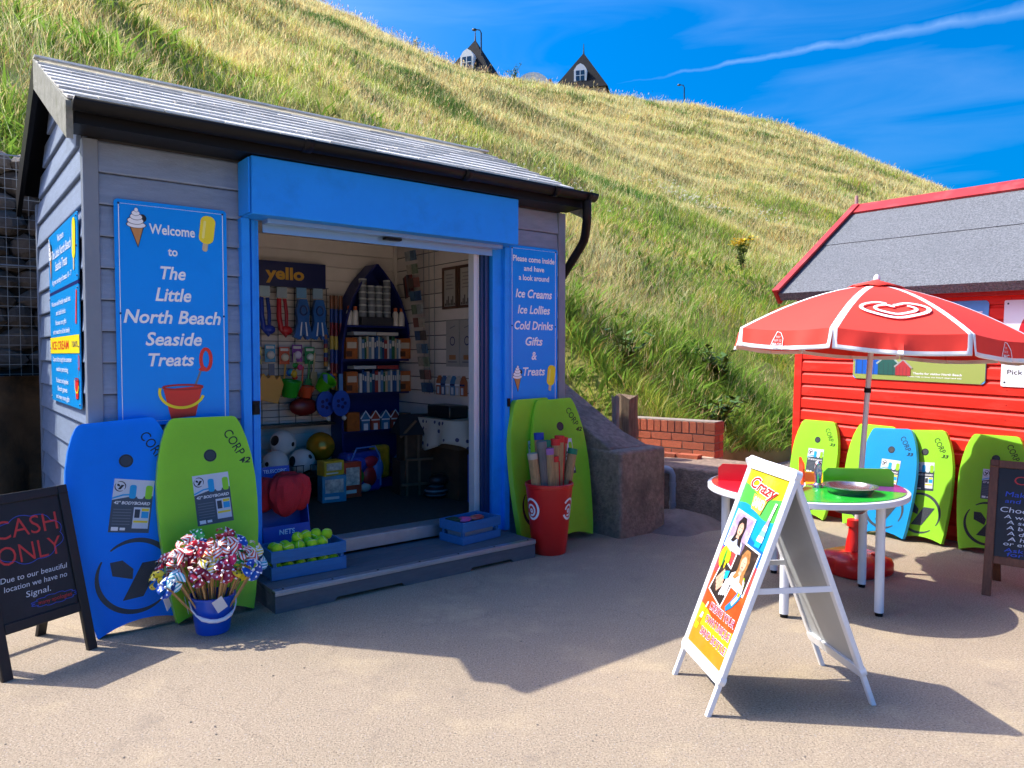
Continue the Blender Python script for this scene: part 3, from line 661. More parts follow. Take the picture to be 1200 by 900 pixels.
# inside: floor, lining boards, ceiling
part(MB().box(SL + .062, 2.148, .122, 1.97, .12, .2), 'floor', FLOORI)
part(MB().box(SL + .062, 2.148, .062, 2.0, 2.44, 2.47), 'ceiling', LIN)
part(MB().box(SL + .062, 2.148, 1.972, 2.0, .1, 2.44), 'back_lining', LIN)
part(MB().box(SL + .062, SL + .075, .07, 1.97, .2, 2.44), 'left_lining', LIN)
part(MB().box(SL + .062, 0.0, .0625, .075, .2, 2.44), 'front_lining', LIN)
lb = None
for i in range(18):
    z = .2 + i*.125
    m_ = MB().box(0, 2.90, -.012, 0, .004, .122)
    if lb is None: lb = part(m_, 'lining_board', LIN, bevel=.003, seg=1, loc=(SL + .065, 1.97, z)); l2 = part(MB().box(0, 1.9, -.012, 0, .004, .122), 'lining_board', LIN, bevel=.003, seg=1, loc=(2.148, .06, z), rot=(0, 0, R(90)))
    else: share(lb, kiosk, (SL + .065, 1.97, z)); share(l2, kiosk, (2.148, .06, z))
# for the right wall the board front must look into the room (towards -x)
for o_ in kiosk.children:
    if o_.name.startswith('lining_board') and abs(o_.location.x - 2.148) < 1e-4: o_.rotation_euler = (0, 0, R(-90)); o_.location.y = 1.958
part(MB().box(2.10, 2.128, 1.93, 1.957, .2, 2.44), 'corner_bead', LIN)

# ---- step
DECK = M('grey_deck_board', '#5c6066', .7, var=.15, scale=8, stretch=(1, 6, 6), bump=.3, bscale=50)
step = empty('door_step', 'dark grey timber step with metal nosing in front of the kiosk door', 'step', W(0, -.5), (0, 0, RS))
for k in range(3): MB().box(0, 1.83, .045 + k*.148, .19 + k*.148, .098, .121).build('deck_board', step, DECK, bevel=.003)
m_ = MB(); m_.prism([(0, 0), (.34, 0), (.36, .022), (.78, .022), (.80, 0), (1.28, 0), (1.30, .022), (1.62, .022), (1.64, 0), (1.83, 0), (1.83, .097), (0, .097)], .002, .03); m_.build('riser_board', step, DECK)
MB().box(.0, .028, .031, .47, 0, .097).build('side_board', step, DECK); MB().box(1.802, 1.83, .031, .47, 0, .097).build('side_board', step, DECK)
MB().box(-.003, 1.833, -.003, .044, .115, .124).box(-.003, 1.833, -.005, .0015, .095, .1148).build('metal_nosing', step, ALU, bevel=.002)
m_ = MB()
for k in range(7): m_.lathe([(.006, 0), (.006, .003)], 8, (.05 + k*.288, .02, .1241))
m_.build('screw_heads', step, BLK)

# ================================================================== SIGNS ON THE KIOSK
def cone_art(mb, cx, cz, h, y):
    """whipped ice cream in a cone with a flake"""
    w = h*.3; e = .0006
    mb.flat([(cx + w*.12, cz - h*.5), (cx + w*.62, cz + h*.06), (cx - w*.55, cz + h*.06)], y, BLACK)
    mb.flat([(cx + w*.12, cz - h*.45), (cx + w*.53, cz + h*.04), (cx - w*.46, cz + h*.04)], y - e, TANP)
    mb.flat(ell(cx + w*.5, cz + h*.26, w*.3, h*.1), y, BLACK)
    for i, (ox, oz, rx, rz) in enumerate([(0, .08, .72, .075), (-.06, .18, .6, .085), (0, .28, .46, .075), (-.04, .37, .3, .06), (0, .45, .14, .05)]):
        mb.flat(ell(cx + ox*w, cz + oz*h, rx*w*1.1, rz*h*1.15), y - e*(2 + 2*i), DGREY); mb.flat(ell(cx + ox*w, cz + oz*h, rx*w, rz*h), y - e*(3 + 2*i), WHITE)
def lolly_art(mb, cx, cz, h, y, tilt=0.12):
    def t(p): return [(cx + (a*math.cos(tilt) + b*math.sin(tilt)), cz + (-a*math.sin(tilt) + b*math.cos(tilt))) for a, b in p]
    mb.flat(t(rrect(-h*.07, h*.07, -h*.5, -h*.2, h*.06)), y, M('stick_print', '#cdb98c', .5)); mb.flat(t(rrect(-h*.2, h*.2, -h*.28, h*.5, h*.17)), y - .0006, YEL); mb.flat(t(rrect(-h*.12, -h*.05, -h*.15, h*.35, h*.03)), y - .0012, M('pale_yellow_print', '#f7ec79', .4))
def bucket_art(mb, cx, cz, h, y):
    e = .0006
    mb.stroke([(cx + h*.3, cz + h*.2), (cx + h*.5, cz + h*.75)], h*.05, y, GREYP)
    mb.stroke(arc(cx + h*.62, cz + h*1.0, h*.13, h*.28, 0, 360, 20), h*.09, y - e, REDP, closed=False)
    mb.flat([(cx + h*.42, cz + h*.72), (cx + h*.55, cz + h*.68), (cx + h*.62, cz + h*.8), (cx + h*.5, cz + h*.82)], y - e*2, REDP)
    mb.flat([(cx - h*.28, cz - h*.55), (cx + h*.33, cz - h*.5), (cx + h*.52, cz + h*.3), (cx - h*.45, cz + h*.22)], y - e*2, REDP)
    mb.stroke(arc(cx + h*.03, cz + h*.27, h*.5, h*.06, 0, 360, 24), h*.05, y - e*3, M('dark_red_print', '#a81710', .4))
    mb.stroke(arc(cx - h*.0, cz + h*.15, h*.55, h*.42, 165, 345, 24), h*.07, y - e*4, YEL)
def sign_panel(name, label, cat, loc, rot, w, h, mat, border=True, t=.006, r=.02):
    o = empty(name, label, cat, loc, rot)
    MB().prism(rrect(0, w, 0, h, r), -t, 0, mat).build('panel', o, bevel=.0015)
    if border:
        b = MB(); k = .022; b.stroke([(k, k), (w-k, k), (w-k, h-k), (k, h-k)], .004, -t - .001, WHITE, closed=True); b.build('border_line', o, smooth=False)
    sc = MB()
    for x, z in ((.022, h-.022), (w-.022, h-.022), (.022, h*.5), (w-.022, h*.5), (.022, .022), (w-.022, .022)): sc.lathe([(.006, 0), (.004, .004)], 8, (0, 0, 0)); 
    for i in range(len(sc.v)):
        k = i // 16; x, z = ((.022, h-.022), (w-.022, h-.022), (.022, h*.5), (w-.022, h*.5), (.022, .022), (w-.022, .022))[k]; p = sc.v[i]; sc.v[i] = (x + p[0], -t - .0015 - p[2], z + p[1])
    sc.build('screw_caps', o, DKBLUE)
    return o
ws = sign_panel('welcome_sign', 'tall blue welcome sign with white lettering, bucket and ice cream, left of the kiosk door', 'sign', W(-.66, -.03, 1.02), (0, 0, RS), .575, 1.2, SIGNBLUE)
Y = -.0085
for body, z, h, wdt, sh in (('Welcome', 1.06, .052, .235, 0), ('to', .945, .046, .05, 0), ('The', .828, .068, .13, .22), ('Little', .71, .07, .185, .22), ('North Beach', .588, .07, .50, .22), ('Seaside', .468, .07, .29, .22), ('Treats', .355, .068, .235, .22)):
    m_ = MB(); txt(m_, body, .285 if body != 'Treats' else .27, z, h, Y, WHITE, wdt, sh, .022); m_.build('lettering', ws, smooth=False)
m_ = MB(); cone_art(m_, .105, 1.055, .21, Y); m_.build('ice_cream_picture', ws, smooth=False)
m_ = MB(); lolly_art(m_, .465, 1.06, .2, Y); m_.build('lolly_picture', ws, smooth=False)
m_ = MB(); bucket_art(m_, .32, .145, .21, Y); m_.build('bucket_picture', ws, smooth=False)
ms = sign_panel('menu_sign', 'narrow blue sign listing ice creams and drinks, right of the kiosk door', 'sign', W(1.965, -.034, 1.02), (0, 0, RS), .475, 1.2, SIGNBLUE)
for body, z, h, wdt, sh in (('Please come inside', 1.105, .042, .41, .0), ('and have', 1.035, .038, .2, .0), ('a look around', .965, .04, .3, .0), ('Ice Creams', .845, .062, .36, .2), ('Ice Lollies', .725, .062, .32, .2), ('Cold Drinks', .605, .062, .385, .2), ('Gifts', .485, .062, .17, .2), ('&', .375, .06, .05, .1), ('Treats', .255, .062, .22, .2)):
    m_ = MB(); txt(m_, body, .235, z, h, Y, WHITE, wdt, sh, .022); m_.build('lettering', ms, smooth=False)
m_ = MB(); cone_art(m_, .07, .2, .2, Y); m_.build('ice_cream_picture', ms, smooth=False)
m_ = MB(); lolly_art(m_, .405, .2, .2, Y); m_.build('lolly_picture', ms, smooth=False)
# two panels on the sunlit end wall
CYB = M('sign_cyan', '#0d92da', .3, var=.04, scale=2, spec=.3)
rl = (0, 0, RS - R(90))
s1 = sign_panel('shop_sign', 'sky blue welcome panel on the sunlit end wall, upper of two', 'sign', W(SL - .032, 1.29, 1.80), rl, 1.18, .36, CYB, border=False)
for body, z, h, wdt, sh in (('Welcome to', .305, .042, .26, 0), ('The Little North Beach', .225, .055, .80, .2), ('Seaside Treats', .145, .055, .5, .2), ('A great variety of treats 10 - 7', .055, .032, .8, 0)):
    m_ = MB(); txt(m_, body, .56, z, h, Y, WHITE, wdt, sh, .008); m_.build('lettering', s1, smooth=False)
m_ = MB(); lolly_art(m_, 1.06, .2, .28, Y); m_.build('lolly_picture', s1, smooth=False)
m_ = MB(); cone_art(m_, .1, .2, .28, Y); m_.build('ice_cream_picture', s1, smooth=False)
s2 = sign_panel('shop_sign', 'sky blue notice with a yellow band on the sunlit end wall, lower of two', 'sign', W(SL - .032, 1.29, 1.11), rl, 1.18, .67, CYB, border=False)
m_ = MB(); m_.flat(rect(.0, 1.18, .3, .40), Y, YEL); txt(m_, 'ICE CREAM', .45, .35, .05, Y - .001, REDP, .7, 0, .01); txt(m_, '7 DAYS', 1.02, .35, .03, Y - .001, NAVY, .2, 0, .01); m_.build('yellow_band', s2, smooth=False)
for body, z, wdt in (('We now sell freshly made hot', .61, .8), ('and cold drinks', .55, .4), ('Browse our gifts', .49, .45), ('and treats for all the family', .435, .7), ('Open all through the summer', .265, .8), ('weather permitting', .205, .5), ('Buckets and spades', .135, .5), ('Beach games', .085, .4), ('and many more gifts', .035, .55)):
    m_ = MB(); txt(m_, body, .5, z, .03, Y, WHITE, wdt, 0, .006); m_.build('lettering', s2, smooth=False)
m_ = MB(); bucket_art(m_, 1.07, .12, .13, Y); m_.stroke([(1.08, .46), (1.12, .64)], .04, Y, REDP); m_.build('bucket_picture', s2, smooth=False)
MB().box(0, 1.18, -.007, 0, .671, .688, NAVY).build('divider_strip', s2)
# ================================================================== BODYBOARDS
LIME = M('lime_foam', '#98e034', .45, var=.05, scale=7, bump=.08, bscale=14, spec=.25); LIMER = M('lime_rail', '#a6e03a', .35, coat=.3); ROYAL = M('royal_blue_foam', '#0c86ff', .45, var=.05, scale=6, bump=.1, bscale=12, spec=.2); ROYALR = M('royal_rail', '#2f86ea', .35, coat=.3); AZURE = M('azure_foam', '#1296dc', .36, var=.04, scale=6, bump=.06, bscale=12, coat=.3); AZURER = M('azure_rail', '#57b9ea', .35)
def wrap_mat():
    m = bpy.data.materials.new('clear_shrink_wrap'); m.use_nodes = True; n = m.node_tree.nodes; l = m.node_tree.links; n.remove(n['Principled BSDF'])
    t = n.new('ShaderNodeBsdfTransparent'); g_ = n.new('ShaderNodeBsdfGlossy'); g_.inputs['Roughness'].default_value = .16; mx_ = n.new('ShaderNodeMixShader')
    tc_ = n.new('ShaderNodeTexCoord'); mp_ = n.new('ShaderNodeMapping'); mp_.inputs['Scale'].default_value = (9, 3, 3.2); mp_.inputs['Rotation'].default_value = (0, .5, 0)
    z = n.new('ShaderNodeTexNoise'); z.inputs['Scale'].default_value = 2.2; z.inputs['Detail'].default_value = 6; z.inputs['Distortion'].default_value = 1.6
    b = n.new('ShaderNodeBump'); b.inputs['Strength'].default_value = .5; b.inputs['Distance'].default_value = .012
    lw_ = n.new('ShaderNodeLayerWeight'); lw_.inputs[0].default_value = .12
    oi = n.new('ShaderNodeObjectInfo'); ad = n.new('ShaderNodeVectorMath'); ad.operation = 'ADD'; l.new(tc_.outputs['Object'], ad.inputs[0]); l.new(oi.outputs['Random'], ad.inputs[1])
    l.new(ad.outputs[0], mp_.inputs[0]); l.new(mp_.outputs[0], z.inputs[0]); l.new(z.outputs['Fac'], b.inputs['Height']); l.new(b.outputs[0], g_.inputs['Normal']); pass
    l.new(lw_.outputs['Fresnel'], mx_.inputs[0]); l.new(t.outputs[0], mx_.inputs[1]); l.new(g_.outputs[0], mx_.inputs[2]); l.new(mx_.outputs[0], n['Material Output'].inputs[0]); return m
WRAP = wrap_mat()
LABELM = M('label_dark', '#4b525c', .35); PALE = M('label_pale', '#d9e0e8', .35)
def y_logo(mb, cx, cz, r, y, m, rot=0., wk=.16):
    def t(p):
        c, s = math.cos(rot), math.sin(rot); return [(cx + a*r*c - b*r*s, cz + a*r*s + b*r*c) for a, b in p]
    mb.stroke(t(arc(0, 0, 1, 1, -35, 125, 24)), lambda u: r*wk*(.25 + 2.6*u*(1-u)), y, m)
    mb.stroke(t(arc(0, 0, 1, 1, 145, 305, 24)), lambda u: r*wk*(.25 + 2.6*u*(1-u)), y, m)
    mb.flat(t([(-.62, .5), (-.6, .12), (-.1, -.08), (-.05, .2), (-.3, .5)]), y, m)
    mb.flat(t([(-.42, -.62), (.12, -.62), (.75, .3), (.2, .32)]), y - .0004, m)
def bodyboard(label, L, Wd, loc, rz, lean, roll, mat, rail, size, logo=True, labrot=0., group=None, lab=True, face=True):
    o = empty('bodyboard', label, 'bodyboard', loc, (0, 0, 0), group)
    o.rotation_euler = (Matrix.Rotation(rz, 3, 'Z') @ Matrix.Rotation(-lean, 3, 'X') @ Matrix.Rotation(roll, 3, 'Y')).to_euler()
    side = [(.375, .0), (.41, .08), (.455, .25), (.49, .43), (.5, .56), (.495, .68), (.47, .79), (.43, .88), (.385, .945), (.35, .98), (.325, .995), (.29, 1.0)]
    pts = [(x*Wd, z*L) for x, z in side]; pts += [(-x, z) for x, z in pts[::-1]]
    pts += [(x*Wd*.375, (.045*(1 - x*x))*L) for x in (-.85, -.6, -.3, 0, .3, .6, .85)]
    th = .052*L/1.0
    core = MB(); core.prism(pts, -th, -.006, mat, rail); core.build('foam_core', o, bevel=th*.22, seg=3)
    sl2 = [(x*.97, .012 + z*.975) for x, z in pts]
    MB().prism(sl2, -.0055, .002, M('white_slick', '#e8eaec', .3)).build('slick_base', o)
    wp = [(px*.985, (pz - L*.5)*.985 + L*.5) for px, pz in pts[:24]]
    MB().flat(wp, -th - .009).build('shrink_wrap', o, WRAP, smooth=False)
    if not face: return o
    y = -th - .0012
    k = L/1.07
    p = MB(); p.flat(ell(.02*k, L*.80, .034*k), y, DGREY); p.stroke(ell(.02*k, L*.80, .029*k), .004*k, y - .0006, BLACK, True); p.build('leash_plug', o, smooth=False)
    t = MB(); bw = R(-62)
    txt(t, 'CORP', .155*k, L*.86, .052*k, y, BLACK, .155*k, 0, -.0, bw); txt(t, size, .205*k, L*.765, .03*k, y, BLACK, .062*k, .25, .03, R(-4)); t.build('lettering', o, smooth=False)
    if lab:
        lo = MB(); w, h = .19*k, .27*k; cx, cz = .02*k, L*.58
        def q(p_):
            c, s = math.cos(labrot), math.sin(labrot); return [(cx + a*c - b*s, cz + a*s + b*c) for a, b in p_]
        e = .0006
        lo.flat(q(rect(-w/2, w/2, -h/2, h/2)), y, LABELM); lo.flat(q([(-w/2, h*.1), (-w*.1, h*.17), (w*.5, h*.2), (w/2, h/2), (-w/2, h/2)]), y - e, PALE)
        lo.stroke(q([(-w/2, h*.13), (-w*.25, h*.2), (w*.02, h*.22)]), h*.03, y - 2*e, SKYP)
        for i, c_ in enumerate((SKYP, PALE, LIME)): lo.flat(q(rrect(-w*.1 + i*w*.2, w*.07 + i*w*.2, h*.14, h*.4, w*.06)), y - 3*e, c_)
        lo.flat(q(rect(w*.06, w*.46, -h*.42, -h*.02)), y - 2*e, PALE); lo.flat(q(rect(w*.26, w*.44, -h*.22, -h*.1)), y - 3*e, SKYP); lo.flat(q(rect(w*.26, w*.44, -h*.09, -h*.04)), y - 3*e, YEL); lo.flat(q(rect(w*.09, w*.22, -h*.22, -h*.06)), y - 3*e, DGREY); lo.flat(q(rect(w*.08, w*.44, -h*.31, -h*.27)), y - 3*e, YEL)
        for i in range(6): lo.flat(q(rect(-w*.44, -w*.0, -h*(.08 + .055*i), -h*(.065 + .055*i))), y - 2*e, GREYP)
        lo.flat(q(rect(-w*.44, -w*.27, -h*.47, -h*.40)), y - 2*e, WHITE); lo.flat(q(rect(-w*.23, -w*.1, -h*.46, -h*.41)), y - 2*e, WHITE)
        tx = q([(0, h*.055)])[0]; txt(lo, size + '" BODYBOARD', tx[0], tx[1], h*.055, y - 2*e, WHITE, w*.9, .2, .03, labrot)
        lc = q([(-w*.34, h*.36)])[0]; y_logo(lo, lc[0], lc[1], w*.13, y - 2*e, BLACK, labrot, .22)
        lo.build('label_sheet', o, smooth=False)
    if logo:
        lg = MB(); y_logo(lg, 0.0, L*.25, Wd*.33, y, DGREY if 'blue' in label else M('logo_black', '#20252b', .5), 0); lg.build('logo', o, smooth=False)
    return o
BG = 'bodyboards for sale'
bodyboard('large royal blue bodyboard with dark logo leaning on the kiosk corner', 1.07, .54, W(-.615, -.25), RS, R(10.5), R(-3.5), ROYAL, ROYALR, '42', labrot=R(-13), group=BG)
bodyboard('large lime green bodyboard behind the bucket of pinwheels', 1.07, .52, W(-.265, -.31), RS, R(12), R(0.5), LIME, LIMER, '42', logo=False, labrot=R(3), group=BG)
bodyboard('large lime green bodyboard half hidden by another under the menu sign', 1.07, .50, W(2.16, -.12), RS + R(4), R(4.5), R(-1), LIME, LIMER, '42', group=BG)
bodyboard('large lime green bodyboard standing behind the red bin of canes', 1.07, .52, W(2.37, -.26), RS - R(2), R(10.5), R(-2), LIME, LIMER, '42', logo=False, group=BG)
# by the red hut
def hb(label, u, v, size_u, roll, mat, rail, **k): return bodyboard(label, .84, .44, WH(u, v), RH + R(k.pop('yaw', 0)), R(k.pop('lean', 12)), R(roll), mat, rail, '33', group='small bodyboards along the red hut', **k)
hb('small lime bodyboard furthest left against the red hut, nearest its corner', .28, -.19, 0, 0, LIME, LIMER)
hb('small lime bodyboard behind the parasol pole, tucked behind the blue bodyboard', .78, -.17, 0, 1, LIME, LIMER)
hb('small azure blue bodyboard among lime ones against the red hut', 1.02, -.31, 0, -3, AZURE, AZURER, lean=14, labrot=R(-4))
hb('small lime bodyboard partly covered by the right edge of the blue one', 1.26, -.23, 0, -4, LIME, LIMER)
hb('small lime bodyboard with round black logo behind the wooden chalkboard', 1.70, -.2, 0, -1, LIME, LIMER)

# ================================================================== CHALKBOARDS
def chalkboard(label, loc, rz, w, h, wood, spread, writing, bw=.045, t=.022):
    o = empty('chalkboard_sign', label, 'chalkboard', loc, (0, 0, rz), 'chalkboards')
    lean = math.asin(spread*.5/h)
    fr = Matrix.Rotation(-lean, 4, 'X'); bk = Matrix.Translation((0, spread, 0)) @ Matrix.Rotation(lean, 4, 'X')
    for x in (0, w - bw):
        MB().obox(fr, x, x + bw, 0, t, 0, h).build('leg', o, wood, bevel=.003); MB().obox(bk, x, x + bw, -t, 0, 0, h - .03).build('leg', o, wood, bevel=.003)
    MB().obox(fr, bw + .0005, w - bw - .0005, .001, t - .001, h - bw, h - .001).build('top_rail', o, wood, bevel=.003)
    zb = .19
    MB().obox(fr, bw + .0005, w - bw - .0005, .001, t - .001, zb, zb + bw).build('bottom_rail', o, wood, bevel=.003)
    MB().obox(fr, bw, w - bw, .010, .016, zb + bw - .005, h - bw + .005).build('board', o, M('chalkboard_black', '#15181d', .55, var=.25, scale=9, dirt='#23272d', dscale=5, damt=.6))
    MB().obox(bk, bw, w - bw, -t + .003, -.003, .12, .15).build('back_rail', o, wood)
    lt = []
    for kind, args, mt in writing:
        m_ = MB()
        if kind == 't': body, cx, cz, hh, wd, sh, rt = args; txt(m_, body, cx*w, cz*h, hh, 0.0085, mt, wd*w if wd else None, sh, -.006 if hh > .03 else 0, rt)
        else: m_.stroke([(a*w, b*h) for a, b in args], .0025, .0085, mt)
        m_.v = [tuple(fr @ Vector(p)) for p in m_.v]; m_.build('chalk_writing', o, smooth=False)
    return o
def cloud(cx, cz, rx, rz, n, dep=.12):
    return [(cx + rx*math.cos(a)*(1 + dep*abs(math.sin(n*a/2))), cz + rz*math.sin(a)*(1 + dep*abs(math.sin(n*a/2)))) for a in [6.2832*i/96 for i in range(97)]]
CRED = M('chalk_red', '#c43b3b', .8); CBLU = M('chalk_blue', '#3a56c0', .8); CWHT = M('chalk_white', '#d8dce2', .8); CDIM = M('chalk_faint', '#7b8089', .8)
BWOOD = M('black_stained_wood', '#191716', .5, var=.25, scale=12, stretch=(8, 8, 1)); OAK = M('brown_stained_wood', '#6b4026', .5, var=.3, scale=9, stretch=(9, 9, 1), bump=.25, bscale=40)
chalkboard('black framed chalkboard reading cash only at the left edge beside the blue bodyboard', (-2.172, 3.105, 0), R(63.9), .43, .80, BWOOD, .42, [
    ('t', ('CASH', .5, .80, .085, .66, 0, 0), CRED), ('t', ('ONLY', .5, .655, .085, .66, 0, 0), CRED), ('s', cloud(.5, .725, .34, .125, 9), CBLU),
    ('t', ('Due to our beautiful', .5, .525, .024, .7, .15, .0), CWHT), ('t', ('location we have no', .5, .475, .024, .66, .15, 0), CWHT), ('t', ('Signal.', .5, .42, .026, .26, .15, 0), CWHT),
    ('t', ('many apologies', .66, .355, .018, .36, .1, 0), CRED), ('s', cloud(.66, .355, .21, .024, 12, .25), CBLU)])
chalkboard('brown wooden chalkboard with coloured writing at the right edge before the red hut', (2.742, 4.271, 0), R(-41), .5, .80, OAK, .40, [
    ('t', ('Create', .5, .86, .05, .5, 0, 0), CRED), ('t', ('Make a bottle', .5, .755, .03, .66, .1, 0), CBLU), ('t', ('and take home', .5, .705, .024, .66, .1, 0), CBLU), ('t', ('Choose from', .46, .64, .03, .66, .1, 0), CWHT),
    ('t', ('A water bottle', .5, .59, .022, .66, .1, 0), CWHT), ('t', ('A seahorse', .45, .55, .022, .5, .1, 0), CWHT), ('t', ('A butterfly', .45, .51, .022, .5, .1, 0), CWHT), ('t', ('A dolphin', .43, .47, .022, .44, .1, 0), CWHT), ('t', ('A heart', .4, .43, .022, .36, .1, 0), CWHT), ('t', ('or even a mug', .5, .395, .022, .64, .1, 0), CWHT),
    ('t', ('Ask inside', .44, .35, .022, .5, .1, 0), CBLU), ('t', ('for a price', .5, .32, .022, .56, .1, 0), CBLU), ('t', ('Sand colours', .5, .285, .02, .56, .1, 0), CRED)])

# ================================================================== PINWHEELS IN THE BLUE BUCKET
PB = W(-.335, -.53)
bk = empty('blue_bucket', 'blue plastic bucket with white handle holding paper pinwheels', 'bucket', PB)
BPL = M('blue_plastic', '#0d52c4', .3, var=.04, scale=6, coat=.2)
MB().lathe([(.02, .004), (.078, 0), (.082, .01), (.106, .178), (.113, .18), (.113, .188), (.102, .19), (.098, .175), (.076, .02), (.02, .016)], 32).build('body', bk, BPL)
hp = [Vector((.112*math.cos(a)*.99, -.118*abs(math.sin(a)) - .004, .17 - .085*abs(math.sin(a))**.8)) for a in [R(180 - 18*k) for k in range(11)]]
hp = [Matrix.Rotation(R(32), 3, 'Z') @ p for p in hp]
MB().tube(hp, [.004]*3 + [.010]*5 + [.004]*3, 8).build('handle', bk, M('white_plastic', '#e3e6ea', .4))
for a_, tz, tl in ((R(-150), .15, .3), (R(-52), .165, -.5), (R(-175), .3, .2)):
    p = Vector((.122*math.cos(a_), .122*math.sin(a_), tz)) if tz < .2 else Vector((-.17, -.13, .19))
    tgo = MB().box(-.027, .027, -.001, .001, -.036, .036).build('price_tag', None, M('paper_tag', '#d7dbe0', .6)); tgo.location = PB + p; tgo.rotation_euler = (R(12), tl, a_ + R(90)); tag(tgo, 'small white price tag hanging among the pinwheels over the blue bucket', 'price tag', 'price tags on the pinwheels')
pal = [('dots', '#c3202c', '#f4f1ec'), ('stripes', '#e8e6e0', '#c8322e'), ('dots', '#1c4fae', '#f2f4f6'), ('dots', '#b8232e', '#f4ece6'), ('dots', '#2f9f3c', '#f4f2ea'), ('dots', '#edd314', '#3a3320'), ('dots', '#a11747', '#f4e9ee'), ('stripes', '#f0d83a', '#f4f4ef'), ('dots', '#8d1436', '#efe6f2'), ('stripes', '#f2efe9', '#d8461f'), ('dots', '#e35a1c', '#f6efe5'), ('dots', '#d81e5c', '#f8eef2'), ('dots', '#7a1f22', '#eadfd8'), ('stripes', '#dfe9ee', '#2f9bb5')]
PM = [pattern_mat('pinwheel_paper_%d' % i, k, a, b, 42 if k == 'dots' else 26, .3, .38 if k == 'dots' else .55) for i, (k, a, b) in enumerate(pal)]
NM = ['red dotted', 'red striped', 'blue dotted', 'brick red dotted', 'green dotted', 'yellow dotted', 'crimson dotted', 'yellow and white striped', 'wine red dotted', 'orange striped', 'orange dotted', 'pink dotted', 'dark red dotted', 'pale blue striped']
def vane_mesh(mat):
    m_ = MB(); r = .055
    # a curled paper vane: corner folded over to the hub
    grid = []
    for i in range(6):
        u = i/5
        for j in range(5):
            t = j/4
            ang = R(90)*t*.9; rad = r*(u); lift = .020*math.sin(u*math.pi*.9)*t
            grid.append((rad*math.cos(ang) , -lift*1.2 - .002, rad*math.sin(ang)*(1 - .2*t*u)))
    m_.add(grid, [(i*5+j, i*5+j+1, (i+1)*5+j+1, (i+1)*5+j) for i in range(5) for j in range(4)], mat)
    return m_
vproto = {}; PINW = M('pinwheel_stick', '#c39a62', .6, var=.15, scale=20); HUBM = M('hub_white', '#eceff1', .4)
stick0 = None
rn = random.Random(21); wheels = []
tries = 0
while len(wheels) < 46 and tries < 6000:
    tries += 1
    a = rn.uniform(0, 6.283); e = rn.uniform(-.1, 1.2); rr = rn.uniform(.72, 1.05)
    p = Vector((math.cos(a)*math.cos(e)*.235*rr, math.sin(a)*math.cos(e)*.17*rr, .29 + math.sin(e)*.19*rr + rn.uniform(-.035, .02)))
    p = Matrix.Rotation(RS*.6, 3, 'Z') @ p
    if all((p - q).length > .055 for q in wheels): wheels.append(p)
for i, p in enumerate(wheels):
    k = i % len(PM); hx = 'left' if p.x < -.09 else ('right' if p.x > .09 else 'middle'); hz = 'top' if p.z > .40 else ('lower' if p.z < .28 else 'centre'); hy = 'front' if p.y < 0 else 'back'
    o = empty('pinwheel', NM[k] + ' paper pinwheel in the blue bucket, %s %s of the bunch, %s' % (hz, hx, hy), 'pinwheel', PB, group='pinwheels in the blue bucket')
    b0 = Vector((p.x*.22, p.y*.22, .05)); b0.x = max(-.06, min(.06, b0.x)); b0.y = max(-.06, min(.06, b0.y))
    d = (p - b0)
    if stick0 is None:
        stick0 = MB().tube([(0, 0, 0), (0, 0, 1)], .0042, 7).build('stick', o, PINW); st = stick0
    else: st = share(stick0, o)
    st.location = b0; st.rotation_euler = d.to_track_quat('Z', 'Y').to_euler(); st.scale = (1, 1, d.length)
    out = (Vector((p.x, p.y, p.z - .22)).normalized() + Vector((.25, -.75, .25)) + Vector((rn.uniform(-.3, .3), rn.uniform(-.3, .3), rn.uniform(-.2, .3)))).normalized()
    q_ = (-out).to_track_quat('Y', 'Z'); hub = p + out*.012
    for v_ in range(4):
        if k not in vproto: vproto[k] = vane_mesh(PM[k]).build('vane', o); vo = vproto[k]
        else: vo = share(vproto[k], o)
        vo.location = hub; vo.rotation_euler = (q_.to_matrix() @ Matrix.Rotation(R(90*v_ + 11*i), 3, 'Y')).to_euler()
    if i == 0: hub0 = MB().sphere((0, 0, 0), .007, None, 8, 5).build('hub', o, HUBM); ho = hub0
    else: ho = share(hub0, o)
    ho.location = hub + out*.016; ho.rotation_euler = (0, 0, 0)

# ================================================================== RED BIN OF CANES
BN = W(2.0, -.45)
RPL = M('red_plastic', '#d0201c', .35, var=.05, scale=5)
bn = empty('red_bin', 'tall red plastic bin with white heart swirl holding rolled canes', 'bin', BN)
MB().lathe([(.02, .005), (.117, 0), (.121, .008), (.166, .47), (.173, .475), (.173, .495), (.165, .5), (.158, .49), (.115, .02), (.02, .018)], 40).build('body', bn, RPL)
def bin_pt(a, z, off=.0018): rr = .121 + (z - .008)/.462*.045 + off; return (rr*math.cos(a), rr*math.sin(a), z)
def bin_art(a0, zc, strokes, mt):
    m_ = MB()
    for path, w in strokes: m_.stroke(path, w, 0, mt)
    m_.v = [bin_pt(a0 + x/.14, zc + z) for x, _, z in m_.v]; return m_
sw = [([(.055*math.cos(a)*(1 - .0*a), .07*math.sin(a)) for a in [R(-150 + 10*k) for k in range(30)]], .016), ([(.03*math.cos(a) - .004, .037*math.sin(a) - .008) for a in [R(-120 + 10*k) for k in range(30)]], .014), ([(.009*math.cos(a) - .004, .011*math.sin(a) - .012) for a in [R(10*k) for k in range(37)]], .012)]
ca = math.atan2(-BN.y, -BN.x)
bin_art(ca - R(52), .325, sw, WHITE).build('heart_swirl', bn, smooth=False); bin_art(ca + R(62), .325, sw, WHITE).build('heart_swirl', bn, smooth=False)
